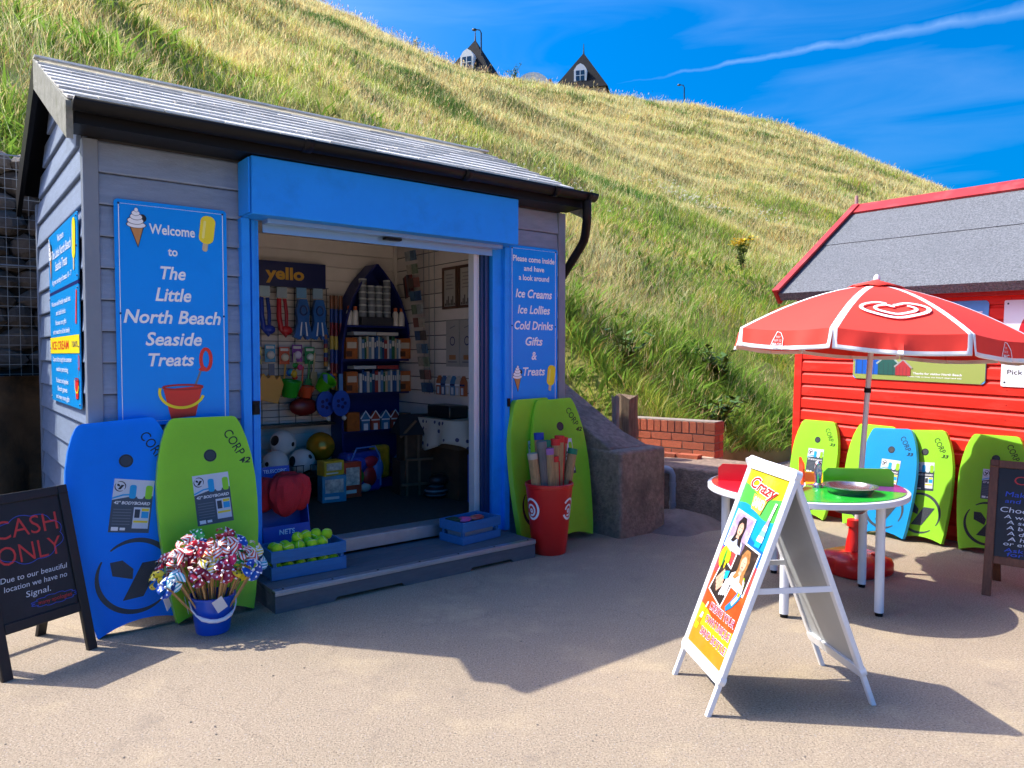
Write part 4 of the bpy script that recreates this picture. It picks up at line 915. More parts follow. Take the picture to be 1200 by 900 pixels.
CANE = M('bamboo_cane', '#b08a5a', .65, var=.35, scale=14, stretch=(14, 14, .8), bump=.5, bscale=70); CANEG = M('grey_cane', '#6e675f', .7, var=.3, scale=14, stretch=(14, 14, .8), bump=.4, bscale=70)
rolls = [(-.12, -.02, -.12, .02, .71, CANE, '#b8aa94', 'pale cane roll leaning left out of the red bin'), (-.055, -.05, -.065, .0, .79, CANEG, '#77706a', 'grey brown cane roll, tallest on the left of the red bin'), (.0, -.08, -.02, -.02, .74, CANE, '#a56aa0', 'cane roll with mauve tie top at the front of the red bin'), (.065, -.085, .02, -.02, .68, CANE, '#cf2a23', 'short cane roll with red band at the front of the red bin'), (.03, .02, .0, .03, .79, CANE, '#1d7a58', 'cane roll with dark green top in the middle of the red bin'), (.105, -.03, .05, .0, .80, CANE, '#cf2a23', 'tall cane roll with red top right of the middle of the red bin'), (.14, -.005, .085, .0, .82, CANE, '#cf2a23', 'tallest cane roll with red top in the red bin'), (.15, .06, .16, .05, .80, CANE, '#d23229', 'cane roll with red top at the back right of the red bin'), (.16, .0, .19, -.01, .72, CANE, '#1d7a58', 'cane roll with green top leaning right out of the red bin'), (-.02, .09, -.02, .08, .84, CANE, '#1c3f9c', 'cane roll with blue cloth top at the back of the red bin')]
for bx, by, tx, ty, L, mt, cc, lab in rolls:
    o = empty('cane_roll', lab, 'cane roll', BN, (0, 0, RS), 'rolled canes in the red bin')
    a = Vector((bx*.45, by*.45, .03)); b = Vector((tx*1.15, ty*1.1, L)); d = (b - a)
    pts = [a + d*k/4 for k in range(5)]; rr = .034
    MB().tube(pts, rr, 14).build('roll', o, mt)
    m_ = MB(); m_.tube([a + d*.945, a + d*1.004], rr*1.06, 14); m_.build('top_band', o, M('band_' + cc[1:], cc, .7))
    if cc == '#cf2a23': MB().tube([a + d*.4 + Vector((rr, -rr*.5, 0)), a + d*.95 + Vector((rr, -rr*.5, 0))], .006, 6).build('edge_tape', o, M('band_' + cc[1:], cc, .7))

# ================================================================== CRATES
CRB = M('blue_crate_wood', '#2b6ea6', .6, var=.14, scale=8, stretch=(1, 6, 6), bump=.25, bscale=40)
def crate(label, loc, rz, w, d, h, slat):
    o = empty('blue_crate', label, 'crate', loc, (0, 0, rz)); t = .012
    for z0, z1 in slat:
        for y0 in (0, d - t): MB().box(0, w, y0, y0 + t, z0, z1).build('slat', o, CRB, bevel=.002)
        for x0 in (0, w - t): MB().box(x0, x0 + t, t + .0005, d - t - .0005, z0, z1).build('slat', o, CRB, bevel=.002)
    for x in (t + .001, w - t - .021):
        for y in (t + .001, d - t - .021): MB().box(x, x + .02, y, y + .02, .002, h - .004).build('corner_block', o, CRB)
    for k in range(3): MB().box(t + .001, w - t - .001, t + .022 + k*(d - .09)/2, t + .07 + k*(d - .1)/2 - .01, .0105, .0195).build('base_slat', o, CRB)
    return o
crate('blue slatted crate full of tennis balls on the left of the step', W(.05, -.31, .1225), RS + R(-2), .45, .235, .165, ((0, .075), (.098, .165)))
TB = M('tennis_felt', '#b7e01e', .85, var=.12, scale=30, bump=.4, bscale=160)
rn = random.Random(4); tb = None; spots = []
for layer, (zz, n1, n2) in enumerate(((.056, 6, 3), (.112, 6, 3), (.162, 5, 2), (.198, 4, 1))):
    for i in range(n1):
        for j in range(n2):
            x = .05 + .035*(layer % 2) + i*.0685 + rn.uniform(-.004, .004); y = .052 + .03*(layer % 2) + j*.066 + rn.uniform(-.004, .004)
            if layer == 3: x = .19 + i*.062; y = .12 + rn.uniform(-.02, .02)
            if x < .41 and y < .2: spots.append((x, y, zz + rn.uniform(-.003, .006)))
for p in spots:
    if tb is None:
        m_ = MB(); m_.sphere((0, 0, 0), .033, TB, 18, 12)
        seam = [Vector((math.cos(a)*.033*math.sqrt(1 - (.55*math.cos(2*a))**2), math.sin(a)*.033*math.sqrt(1 - (.55*math.cos(2*a))**2), .033*.55*math.cos(2*a)))*1.004 for a in [6.2832*k/40 for k in range(40)]]
        m_.tube(seam, .0012, 5, M('ball_seam', '#dfe9c4', .7), closed=True); tb = m_.build('tennis_ball'); o = tb
    else: o = share(tb)
    o.location = W(.05, -.31, .1225) + Matrix.Rotation(RS - R(2), 3, 'Z') @ Vector(p); o.rotation_euler = (rn.uniform(0, 6), rn.uniform(0, 6), rn.uniform(0, 6))
    tag(o, 'yellow green tennis ball in the blue crate on the step', 'tennis ball', 'tennis balls in the crate')
c2 = W(1.34, -.33, .1225); cr = RS + R(8)
crate('blue slatted crate of small toys on the right of the step', c2, cr, .36, .24, .15, ((0, .055), (.085, .15)))
def toy(name, label, x, y, z, mb, mat, cat='toy', rot=(0, 0, 0)):
    o = mb.build(name, None, mat); o.location = c2 + Matrix.Rotation(cr, 3, 'Z') @ Vector((x, y, z)); o.rotation_euler = (rot[0], rot[1], rot[2] + cr); return tag(o, label, cat)
toy('toy_packet', 'pink toy packet lying in the right hand blue crate', .12, .12, .14, MB().sphere((0, 0, 0), .06, None, 14, 8, (1, .8, .35)), M('pink_packet', '#e8508c', .3, coat=.3))
toy('toy_packet', 'red and orange toy packet lying in the right hand blue crate', .23, .11, .14, MB().sphere((0, 0, 0), .065, None, 14, 8, (1, .7, .3)), M('redor_packet', '#d8452f', .3, coat=.3, dirt='#f0c4b0', dscale=14))
toy('toy_packet', 'dark green toy packet at the left of the right hand blue crate', .06, .15, .135, MB().box(-.04, .04, -.05, .05, -.02, .02), M('green_packet', '#27503c', .4))
toy('card_liner', 'pale card lining under toys in the right hand blue crate', .18, .12, .03, MB().box(-.14, .14, -.08, .08, -.006, .085), M('card_liner', '#8a97a5', .7), 'card')

# ---- net display at the door
nd_ = empty('net_stand', 'blue cardboard display stand with red fishing nets inside the doorway', 'display stand', W(.13, .16, .2225), (0, 0, RS))
m_ = MB(); BCARD = M('blue_card', '#1d48a8', .5, var=.05, scale=4)
lean = Matrix.Rotation(R(-12), 4, 'X')
m_.obox(lean, 0, .30, 0, .006, .0, .42); m_.obox(lean, .06, .25, 0.001, .0055, .4205, .475); m_.build('back_card', nd_, BCARD)
MB().obox(lean, .0, .006, -.13, -.0005, 0, .30).obox(lean, .294, .30, -.13, -.0005, 0, .30).obox(lean, .0065, .2935, -.13, -.124, 0, .1).build('tray', nd_, BCARD)
m_ = MB(); txt(m_, 'TELESCOPIC', .155, .445, .022, -.002, WHITE, .15, 0, .01); txt(m_, 'NETS', .15, .06, .03, -.1315, WHITE, .1, .1, .02)
m_.v = [tuple(lean @ Vector(p)) for p in m_.v]; m_.build('lettering', nd_, smooth=False)
NETM = M('red_net', '#c41f2c', .55, var=.3, scale=26, bump=.6, bscale=90)
for i, (x, y, z, sx, sz, rt) in enumerate([(.05, -.03, .31, .085, .11, .2), (.15, -.09, .30, .11, .13, 0), (.245, -.06, .31, .09, .12, -.2), (.2, -.0, .34, .1, .1, .1)]):
    m_ = MB(); m_.lathe([(.003, -1), (.25, -.93), (.55, -.72), (.8, -.4), (.93, -.05), (.98, .3), (.9, .62), (.7, .85), (.45, .98)], 30, m=None, cap=True, wob=lambda a, zz: 1 + .09*math.sin(7*a + 4*zz + i) + .05*math.sin(13*a))
    o = m_.build('fishing_net', None, NETM); o.location = W(.13, .16, .2225) + Matrix.Rotation(RS, 3, 'Z') @ Vector((x, y, z)); o.scale = (sx, sx*.62, sz); o.rotation_euler = (0, rt, RS); tag(o, ['bunched red fishing net at the left of the blue net stand', 'bunched red fishing net at the front middle of the blue net stand', 'bunched red fishing net at the right of the blue net stand', 'bunched red fishing net at the back of the blue net stand'][i], 'net', 'red fishing nets')
# ================================================================== RED BEACH HUT
REDB = M('red_painted_board', '#e42c1e', .5, spec=.3, var=.07, scale=6, stretch=(1, 5, 5), bump=.12, bscale=50, obvar=.04, dirt='#e0453a', dscale=3, damt=.5); REDT = M('red_trim', '#b32626', .5, var=.12, scale=5, dirt='#d0605a', dscale=6, damt=.4)
FELT = M('mineral_felt', '#686c71', .9, var=.55, scale=75, bump=.9, bscale=110, dirt='#5d6268', dscale=1.6, damt=.35)
HT = R(1.3)
hut = empty('beach_hut', 'red boarded beach hut with grey felt roof on the right', 'beach hut', HO, (Matrix.Rotation(RH, 3, 'Z') @ Matrix.Rotation(HT, 3, 'Y')).to_euler())
HL, HD, HE, HRZ = 3.3, 2.0, 1.98, 2.80
def hp_(mb, name, mat, parent=hut, **k): return mb.build(name, parent, mat, **k)
bd = None
for i in range(18):
    z = .07 + i*.108
    if bd is None:
        m_ = MB(); p = [(0, 0), (-.016, 0), (-.019, .004), (-.019, .078), (-.007, .092), (-.006, .104), (0, .104)]; n_ = len(p)
        m_.add([(0, y, zz) for y, zz in p] + [(HL - .1, y, zz) for y, zz in p], [tuple(range(n_)), tuple(range(2*n_-1, n_-1, -1))] + [((k+1) % n_, k, k+n_, (k+1) % n_ + n_) for k in range(n_)])
        bd = hp_(m_, 'board', REDB, smooth=False, loc=(.05, 0, z)); bl = None
    else: share(bd, hut, (.05, 0, z))
for i in range(18):
    z = .07 + i*.108
    if bl is None:
        m_ = MB(); m_.add([(0, y, zz) for y, zz in p] + [(HD - .1, y, zz) for y, zz in p], [tuple(range(n_)), tuple(range(2*n_-1, n_-1, -1))] + [((k+1) % n_, k, k+n_, (k+1) % n_ + n_) for k in range(n_)]); bl = hp_(m_, 'board', REDB, smooth=False, loc=(0, HD - .05, z), rot=(0, 0, R(-90)))
    else: share(bl, hut, (0, HD - .05, z))
hp_(MB().box(.003, HL, .003, .05, 0, HE).box(.003, .05, .051, HD, 0, HE).box(HL - .05, HL - .001, .051, HD, 0, HE).box(.051, HL - .051, HD - .05, HD - .001, 0, HE), 'wall', REDB)
m_ = MB()
for x in (.003, HL - .05): m_.add([(x + dx, y, z) for dx in (0, .047) for y, z in ((0, HE), (HD, HE), (HD/2, HRZ - .05))], [(0, 1, 2), (5, 4, 3), (0, 3, 4, 1), (1, 4, 5, 2), (2, 5, 3, 0)])
hp_(m_, 'gable', REDB, smooth=False)
for x, y in ((-.025, -.025), (HL - .045, -.025)): hp_(MB().box(x, x + .075, y, y + .075, 0, HE), 'corner_post', REDB, bevel=.004)
PH = math.atan((HRZ - 1.935) / (HD/2 + .16)); LH = math.hypot(HRZ - 1.935, HD/2 + .16)
fm = Matrix.Translation((-.1, -.16, 1.935)) @ Matrix.Rotation(PH, 4, 'X'); bm_ = Matrix.Translation((-.1, HD + .16, 1.935)) @ Matrix.Rotation(-PH, 4, 'X')
hp_(MB().obox(fm, 0, HL + .2, 0.01, LH, 0, .02).obox(bm_, 0, HL + .2, -LH, -.01, 0, .02), 'roof_deck', REDT, smooth=False)
hp_(MB().obox(fm, 0.0, HL + .2, -.012, LH*.55, .021, .027).obox(fm, 0.0, HL + .2, -.018, -.0125, -.05, .027), 'roof_felt', FELT, smooth=False)
hp_(MB().obox(fm, 0.0, HL + .2, LH*.53, LH - .002, .0275, .0335), 'roof_felt', FELT, smooth=False)
hp_(MB().obox(bm_, 0.0, HL + .2, -LH + .002, .012, .021, .027), 'roof_felt', FELT, smooth=False)
hp_(MB().box(.02, HL - .02, -.075, -.028, 1.86, 1.965), 'fascia', REDT)
for fx in (-.135, HL + .1):
    hp_(MB().obox(fm, fx + .1, fx + .13, -.03, LH + .015, -.075, .05).obox(fm, fx + .095, fx + .16, -.03, LH + .015, .0505, .07), 'barge_board', REDT, smooth=False)
    hp_(MB().obox(bm_, fx + .1, fx + .13, -LH - .015, .03, -.075, .05), 'barge_board', REDT, smooth=False)
cp = Matrix.Translation((-.12, HD/2, HRZ + .058))
hp_(MB().obox(cp @ Matrix.Rotation(PH, 4, 'X'), 0, HL + .24, -.16, 0, -.012, .008), 'ridge_board', REDT, smooth=False); hp_(MB().obox(cp @ Matrix.Rotation(-PH, 4, 'X'), 0, HL + .24, 0.001, .16, -.012, .008), 'ridge_board', REDT, smooth=False)
hp_(MB().tube([(-.12, HD/2, HRZ + .05), (-.12, HD/2, HRZ + .15)], [.018, .014], 8), 'finial', M('weathered_finial', '#b08c86', .7))
m_ = MB()
for i in range(18):
    for ux in (.12, .9, 1.7, 2.5, 3.15):
        m_.lathe([(.0045, 0), (.003, .002)], 7); 
for i in range(len(m_.v)):
    kk_ = i//14; r_, c_ = divmod(kk_, 5); q_ = m_.v[i]; m_.v[i] = ((.12, .9, 1.7, 2.5, 3.15)[c_] + q_[0], -.0192 - q_[2], .07 + r_*.108 + .04 + q_[1])
hp_(m_, 'nail_heads', M('painted_nail', '#9c1b16', .5))
hrot = hut.rotation_euler
hmat = Matrix.Translation(HO) @ hrot.to_matrix().to_4x4()
# beach picture sign
bs = empty('beach_sign', 'landscape beach poster with three painted beach huts behind the parasol', 'sign', hmat @ Vector((.54, -.021, 1.22)), hrot)
w, h = 1.02, .61; PBLUE = M('poster_sky', '#5aa7e6', .3); PSEA = M('poster_sea', '#0f6fd6', .3); PGRASS = M('poster_grass', '#9aa85a', .35)
MB().prism(rrect(0, w, 0, h, .03), -.006, 0, PBLUE).build('panel', bs, bevel=.0015)
m_ = MB(); y = -.0072
m_.flat([(.03, .0012), (w - .03, .0012), (w - .0012, .03), (w - .0012, .17), (.7, .19), (.3, .26), (.0012, .3), (.0012, .03)], y, PGRASS); m_.flat([(.35, .255), (.7, .19), (w - .0012, .17), (w - .0012, .3), (.35, .3)], y - .0003, PSEA); m_.build('beach_picture', bs, smooth=False)
for i, (x, c, c2_) in enumerate(((.13, '#1d5fc0', '#7f8fa0'), (.30, '#2c5f56', '#9fb0a8'), (.42, '#b33a3e', '#a09a98'))):
    m_ = MB(); hw = .11 - .025*i; hh = .2 - .04*i; z0 = .04; cm = M('poster_hut_%d' % i, c, .4)
    m_.flat([(x - hw, z0), (x + hw, z0), (x + hw, z0 + hh*.6), (x, z0 + hh), (x - hw, z0 + hh*.6)], y - .001 - i*.0012, cm); m_.stroke([(x - hw*1.15, z0 + hh*.55), (x, z0 + hh*1.05), (x + hw*1.2, z0 + hh*.5)], .014, y - .0015 - i*.0012, M('poster_roof_%d' % i, c2_, .4))
    for k in range(4): m_.flat(rect(x - hw*.9 + k*hw*.45, x - hw*.87 + k*hw*.45, z0, z0 + hh*.6), y - .0018 - i*.0012, DGREY)
    m_.build('painted_hut', bs, smooth=False)
m_ = MB(); txt(m_, 'NORTH EAST COAST', .62, .5, .062, y - .001, WHITE, .72, 0, .02); m_.build('lettering', bs, smooth=False)
m_ = MB(); txt(m_, 'Thanks for visiting North Beach', .68, .062, .016, y - .001, WHITE, .36, 0, .02); m_.build('lettering', bs, smooth=False)
m_ = MB(); txt(m_, 'Please help to keep our beach clean and safe', .66, .036, .009, y - .001, WHITE, .4, 0, .02); m_.build('lettering', bs, smooth=False)
# white notice
wn = empty('dog_notice', 'white notice with red prohibition ring on the red hut wall', 'sign', hmat @ Vector((1.66, -.021, 1.215)), hrot)
MB().prism(rrect(0, .62, 0, .61, .012), -.005, 0, M('notice_white', '#e9edf2', .3)).build('panel', wn, bevel=.0012)
m_ = MB(); RING = M('ring_red', '#c8202e', .35); m_.stroke(ell(.31, .37, .19, n=48), .045, y + .0008, RING, True); m_.stroke([(.31 - .13, .37 + .13), (.31 + .13, .37 - .13)], .04, y + .0003, RING); m_.build('prohibition_ring', wn, smooth=False)
m_ = MB(); m_.flat([(.2, .27), (.23, .27), (.24, .36), (.33, .36), (.345, .27), (.375, .27), (.375, .4), (.41, .44), (.45, .43), (.45, .46), (.41, .5), (.36, .47), (.24, .45), (.2, .48), (.19, .46)], y + .0013, BLACK); m_.build('dog_silhouette', wn, smooth=False)
m_ = MB(); txt(m_, 'Pick up after your dog', .31, .105, .034, y + .0005, BLACK, .54, 0, .0); m_.build('lettering', wn, smooth=False)
m_ = MB(); m_.flat(rrect(.2, .42, .03, .07, .01), y + .0005, SKYP); m_.build('emblem', wn, smooth=False)
m_ = MB()
for x, z in ((.025, .585), (.595, .585), (.025, .03), (.595, .03)): m_.flat(ell(x, z, .007, n=10), y + .0005, DGREY)
m_.build('screws', wn, smooth=False)

# ================================================================== PARASOL
PR = Vector((2.215, 4.755, 0))
PRED = M('parasol_red', '#ec3a2a', .75, var=.06, scale=3, bump=.12, bscale=9); PWHITE = M('parasol_white', '#ecebe9', .6, var=.03, scale=4); POLE = M('white_metal_pole', '#d9dadd', .3, metal=.2)
par = empty('parasol', 'red and white parasol with heart swirl logo over the round table', 'parasol', PR, Vector((.062, 0, 1)).to_track_quat('Z', 'Y').to_euler())
par.rotation_euler = (0, R(3.6), 0)
RR, ZT, DROP, VAL = .885, 1.85, .33, .115; NA = 8; A0 = R(-106) - R(22.5)
MB().tube([(0, 0, .05), (0, 0, ZT)], .017, 14).build('pole', par, POLE); MB().tube([(0, 0, 1.16), (0, 0, 1.19)], .022, 12).build('pole_joint', par, BLK)
MB().lathe([(.012, 0), (.022, .015), (.018, .035), (.006, .05)], 12, (0, 0, ZT + .02)).build('finial', par, PWHITE)
MB().tube([(0, 0, 1.5), (0, 0, 1.56)], .032, 12).build('runner', par, POLE)
def cz(t): return ZT - DROP*(.18*t + .82*t**1.75)
def gore_pt(a, u, t, lift=0.):
    """point on the cloth of the gore starting at angle a; u across 0..1, t from centre 0..1, beyond 1 down the valance"""
    tt_ = min(t, 1.); p0 = Vector((math.cos(a), math.sin(a), 0))*RR*tt_; p1 = Vector((math.cos(a + R(45)), math.sin(a + R(45)), 0))*RR*tt_
    p = p0.lerp(p1, u); sag = .018*math.sin(math.pi*u)*tt_*tt_; am = a + R(22.5); nrm = Vector((math.cos(am)*.4, math.sin(am)*.4, .9))
    z = cz(tt_) - sag
    if t > 1:
        k = t - 1; wv = (.008*math.sin(u*math.pi*5 + a*3) + .006*math.sin(u*23 + a*7) + .012*math.exp(-((u-.5)/.07)**2)*math.sin((u-.5)*60))*k; p = p + Vector((math.cos(am), math.sin(am), 0))*(.012*k + wv); z -= VAL*k; nrm = Vector((math.cos(am), math.sin(am), .1))
    return Vector((p.x, p.y, z)) + nrm*lift
for g_ in range(NA):
    a = A0 + g_*R(45); m_ = MB(); ts = [.02, .1, .2, .3, .4, .5, .6, .7, .8, .9, .97, 1.0, 1.2, 1.4, 1.6, 1.78, 1.9, 2.0]; rows = []
    for t in ts:
        cw_ = 2*RR*min(t, 1)*math.sin(R(22.5)); e = min(.44, .022/cw_); e2 = min(.46, e*1.02)
        if t > 1.7: e2 = min(.46, e*(1 + (t-1.7)*2.2))
        us = [0, e2] + [e2 + (1-2*e2)*k/25 for k in range(1, 25)] + [1-e2, 1]; rows.append([gore_pt(a, u, t) for u in us])
    nu = len(rows[0]); v = [p for r_ in rows for p in r_]; o0 = len(m_.v); m_.v = [tuple(p) for p in v]; ir, iw = m_.mi(PRED), m_.mi(PWHITE)
    for i in range(len(ts) - 1):
        for j in range(nu - 1):
            m_.f.append((i*nu+j, (i+1)*nu+j, (i+1)*nu+j+1, i*nu+j+1)); m_.m.append(iw if (j == 0 or j == nu-2 or ts[i] >= 1.77) else ir)
    pn = m_.build('canopy_panel', par, ang=28); so = pn.modifiers.new('thick', 'SOLIDIFY'); so.thickness = .002
    MB().tube([(0, 0, ZT - .03), Vector((math.cos(a)*RR*.5, math.sin(a)*RR*.5, cz(.5) - .012)), Vector((math.cos(a)*RR*.98, math.sin(a)*RR*.98, cz(.98) - .012))], .004, 6).build('rib', par, POLE)
    MB().tube([(math.cos(a)*.03, math.sin(a)*.03, 1.53), Vector((math.cos(a)*RR*.5, math.sin(a)*RR*.5, cz(.5) - .02))], .0035, 6).build('strut', par, POLE)
    m_ = MB()
    if g_ % 2 == 0:           # heart swirl
        def hc(k):
            r_ = []
            for i in range(61):
                t_ = 6.2832*i/60 + 1.5708; c_, s_ = math.cos(t_), math.sin(t_); r_.append((1.12*k*c_, .56*k*s_ - (.30*k*math.exp(-(c_/.32)**2) if s_ > 0 else .16*k*math.exp(-(c_/.4)**2))))
            return r_
        m_.stroke([(x, z + .004) for x, z in hc(.155)[2:]], .022, 0); m_.stroke([(x + .005, z) for x, z in hc(.094)[:54]], .02, 0)
        m_.v = [tuple(gore_pt(a, .5 + x/(2*RR*.72*math.sin(R(22.5))), .72 - z/(RR*1.02), .012)) for x, _, z in m_.v]
        m_.mats = []; mm = m_.mi(PWHITE); m_.m = [mm]*len(m_.f); m_.build('heart_logo', par, smooth=False)
    else:
        path = [(-.03, -.042), (.035, -.045), (.048, -.03), (.046, .01), (.02, .045), (-.005, .05), (-.03, .0), (-.042, -.03)]
        m_.stroke(path, .005, 0, None, True)
        txt(m_, 'TRY', .005, .018, .012, 0, None, .03); txt(m_, 'OUR ICE', .003, -.002, .012, 0, None, .05); txt(m_, 'MAGIC', .003, -.026, .018, 0, None, .062, 0, .02)
        m_.v = [tuple(gore_pt(a, .45 + x/.71, 1.5 - z/VAL, .004)) for x, _, z in m_.v]; mm = 0; m_.mats = [PWHITE]; m_.m = [0]*len(m_.f); m_.build('badge', par, smooth=False)
# top vent cap
m_ = MB(); vv = []
for k in range(16):
    an = 6.2832*k/16; r_ = .15 + (.02 if k % 2 else 0); vv.append((r_*math.cos(an), r_*math.sin(an), ZT + .012 - .02 - (.012 if k % 2 else .0)))
m_.add(vv + [(0, 0, ZT + .035)], [(k, (k+1) % 16, 16) for k in range(16)]); vc = m_.build('vent_cap', par, PRED, ang=80); so = vc.modifiers.new('thick', 'SOLIDIFY'); so.thickness = .002
ub = empty('water_weight', 'red plastic water filled weight holding the parasol pole', 'parasol weight', PR)
m_ = MB()
def sq(r, a): return r*(abs(math.cos(a))**4.5 + abs(math.sin(a))**4.5)**(-1/4.5)
prf = [(.02, .0), (.185, .0), (.197, .015), (.197, .07), (.185, .1), (.13, .125), (.06, .135)]
v = []; sg = 40
for r_, z in prf:
    for k in range(sg): a = 6.2832*k/sg + R(25); notch = 1 - (.12 if (k % 10 in (0,)) and .02 < z < .12 else 0); v.append((sq(r_, a - R(25))*math.cos(a)*notch, sq(r_, a - R(25))*math.sin(a)*notch, z))
m_.add(v, [(i*sg+k, i*sg+(k+1) % sg, (i+1)*sg+(k+1) % sg, (i+1)*sg+k) for i in range(len(prf)-1) for k in range(sg)] + [tuple((len(prf)-1)*sg+k for k in range(sg))]); m_.build('tank', ub, RPL, ang=50)
MB().lathe([(.05, .134), (.045, .19), (.033, .25), (.03, .29), (.042, .292), (.042, .335), (.028, .34)], 20).build('socket', ub, RPL)
MB().tube([(.04, 0, .313), (.085, 0, .313)], .012, 8).build('clamp_knob', ub, RPL)
MB().lathe([(.03, .11), (.03, .135), (.01, .14)], 14, (.11, -.08, 0)).build('filler_cap', ub, RPL)

# ================================================================== ROUND SAND-ART TABLE
TC = Vector((1.70, 4.27, 0)); TZ = .645; TR = .545
tb_ = empty('sand_table', 'low round activity table with coloured sections and white legs', 'table', TC, (0, 0, R(10)))
TWH = M('table_white', '#e4e6e8', .35, var=.03, scale=5)
MB().lathe([(.01, TZ - .035), (TR - .004, TZ - .035), (TR, TZ - .03), (TR, TZ - .004), (TR - .004, TZ - .001), (.01, TZ - .001)], 64).build('tabletop', tb_, TWH)
secs = [(-130, -40, '#27b036', 'green'), (-40, 10, '#7a2a86', 'purple'), (10, 60, '#e8c21a', 'yellow'), (60, 115, '#dd5a16', 'orange'), (115, 200, '#d8202c', 'red'), (200, 230, '#1f66c6', 'blue')]
for a0, a1, c, nm in secs:
    m_ = MB(); pts = [(0.012*math.cos(R((a0+a1)/2)), .012*math.sin(R((a0+a1)/2)))] + [((TR - .022)*math.cos(R(a)), (TR - .022)*math.sin(R(a))) for a in np.linspace(a0 + .6, a1 - .6, 14)]
    n_ = len(pts); m_.add([(x, y_, TZ) for x, y_ in pts] + [(x, y_, TZ + .004) for x, y_ in pts], [tuple(range(n_))[::-1], tuple(range(n_, 2*n_))] + [(k, (k+1) % n_, (k+1) % n_ + n_, k + n_) for k in range(n_)])
    m_.build('coloured_section', tb_, M('table_' + nm, c, .3, var=.05, scale=6, coat=.3), smooth=False)['label'] = nm + ' section of the table top'
for ad, c in ((-18, '#67cf1c'), (62, '#dd4a16'), (152, '#d8202c'), (218, '#1f66c6')):
    mt = Matrix.Rotation(R(ad), 4, 'Z') @ Matrix.Translation((0, 0, TZ + .0045))
    m_ = MB(); m_.prism([(.1, 0), (TR - .06, 0), (TR - .06, .075), (TR - .085, .1), (.125, .1), (.1, .075)], -.006, .006); m_.v = [tuple(mt @ Vector(p)) for p in m_.v]; m_.build('divider', tb_, M('divider_' + c[1:], c, .3, coat=.2), smooth=False)
CHR = M('brushed_steel', '#c4c8cc', .22, metal=.9)
bx, by = .30*math.cos(R(-72)), .30*math.sin(R(-72))
MB().lathe([(.105, .0045), (.125, .035), (.142, .042), (.142, .047), (.125, .046), (.11, .03), (.085, .01), (.01, .0065)], 40, (bx, by, TZ), cap=False).build('steel_bowl', tb_, CHR); MB().lathe([(.11, -.0355), (.105, -.07), (.07, -.1), (.01, -.11)], 32, (bx, by, TZ)).build('bowl_underside', tb_, CHR)
MB().lathe([(.03, .005), (.028, .02), (.016, .03), (.02, .07), (.024, .1), (.014, .125), (.018, .14), (.006, .155)], 16, (.02, -.10, TZ)).build('steel_bottle', tb_, CHR)
for k in range(5):
    an = R(-62 + 72*k); x, y_ = .44*math.cos(an), .44*math.sin(an)
    lg = MB().tube([(x, y_, .02), (x, y_, TZ - .036)], .024, 16).build('leg', tb_, TWH); MB().tube([(x, y_, 0), (x, y_, .0195)], .02, 12).build('rubber_foot', lg, BLK)
m_ = MB(); m_.stroke(ell(-.36, .0, .05, .05, 20), .008, 0, WHITE, True); m_.v = [(x, z - .05, TZ + .0062) for x, _, z in m_.v]; m_.build('white_ring_print', tb_, smooth=False)

# ================================================================== A-BOARD
AF = M('white_snap_frame', '#e9ebee', .3, var=.03, scale=3, coat=.2)
aR, aL, bR, bL = Vector((.75, 2.80, 0)), Vector((.70, 3.215, 0)), Vector((1.47, 2.93, 0)), Vector((1.40, 3.32, 0))
ax = (aR - aL).normalized(); aw = (aR - aL).length; rz = math.atan2(ax.y, ax.x)
ab = empty('a_board', 'white framed sandwich board advertising create your own sand bottles', 'sandwich board', aL, (0, 0, rz))
spread = Matrix.Rotation(-rz, 3, 'Z') @ ((bR + bL)/2 - (aR + aL)/2); sp = spread.y; AH = 1.02
ln_ = math.asin(sp*.5/AH); FA = Matrix.Rotation(-ln_, 4, 'X'); FB = Matrix.Translation((spread.x*.4, sp, 0)) @ Matrix.Rotation(ln_, 4, 'X')
w = aw; fw_ = .034; z0 = .13
def ap(mb, mt, name, mat, **k): mb.v = [tuple(mt @ Vector(p)) for p in mb.v]; return mb.build(name, ab, mat, **k)
for mt, sgn in ((FA, 1), (FB, -1)):
    ya, yb = (0, .024) if sgn > 0 else (-.024, 0)
    for x in (0.002, w - fw_ - .002):
        ap(MB().box(x, x + fw_, ya, yb, z0 + .02, AH - .02), mt, 'frame_side', AF, bevel=.005)
        ap(MB().box(x + .006, x + fw_ - .006, ya + .002, yb - .002, 0, z0 + .0195), mt, 'leg', AF, bevel=.003)
    ap(MB().prism(rrect(0, w, AH - .05, AH, .02), ya - .001, yb + .001), mt, 'frame_top', AF, bevel=.003); ap(MB().prism(rrect(0, w, z0, z0 + .045, .02), ya - .001, yb + .001), mt, 'frame_bottom', AF, bevel=.003)
    ap(MB().box(fw_, w - fw_, ya + .009, yb - .004, z0 + .045, AH - .05), mt, 'panel', M('board_back_grey', '#b4b9bc', .4, metal=.15, var=.06, scale=3))
ap(MB().bar((.02, sp*.27, .47*AH), (.02, sp*.73, .47*AH), .006, .022), Matrix(), 'brace', AF); ap(MB().bar((w - .02, sp*.27, .47*AH), (w - .02, sp*.73, .47*AH), .006, .022), Matrix(), 'brace', AF)
ap(MB().tube([(.01, sp*.5, AH*math.cos(ln_) - .004), (w - .01, sp*.5, AH*math.cos(ln_) - .016)], .009, 10), Matrix(), 'hinge', AF)
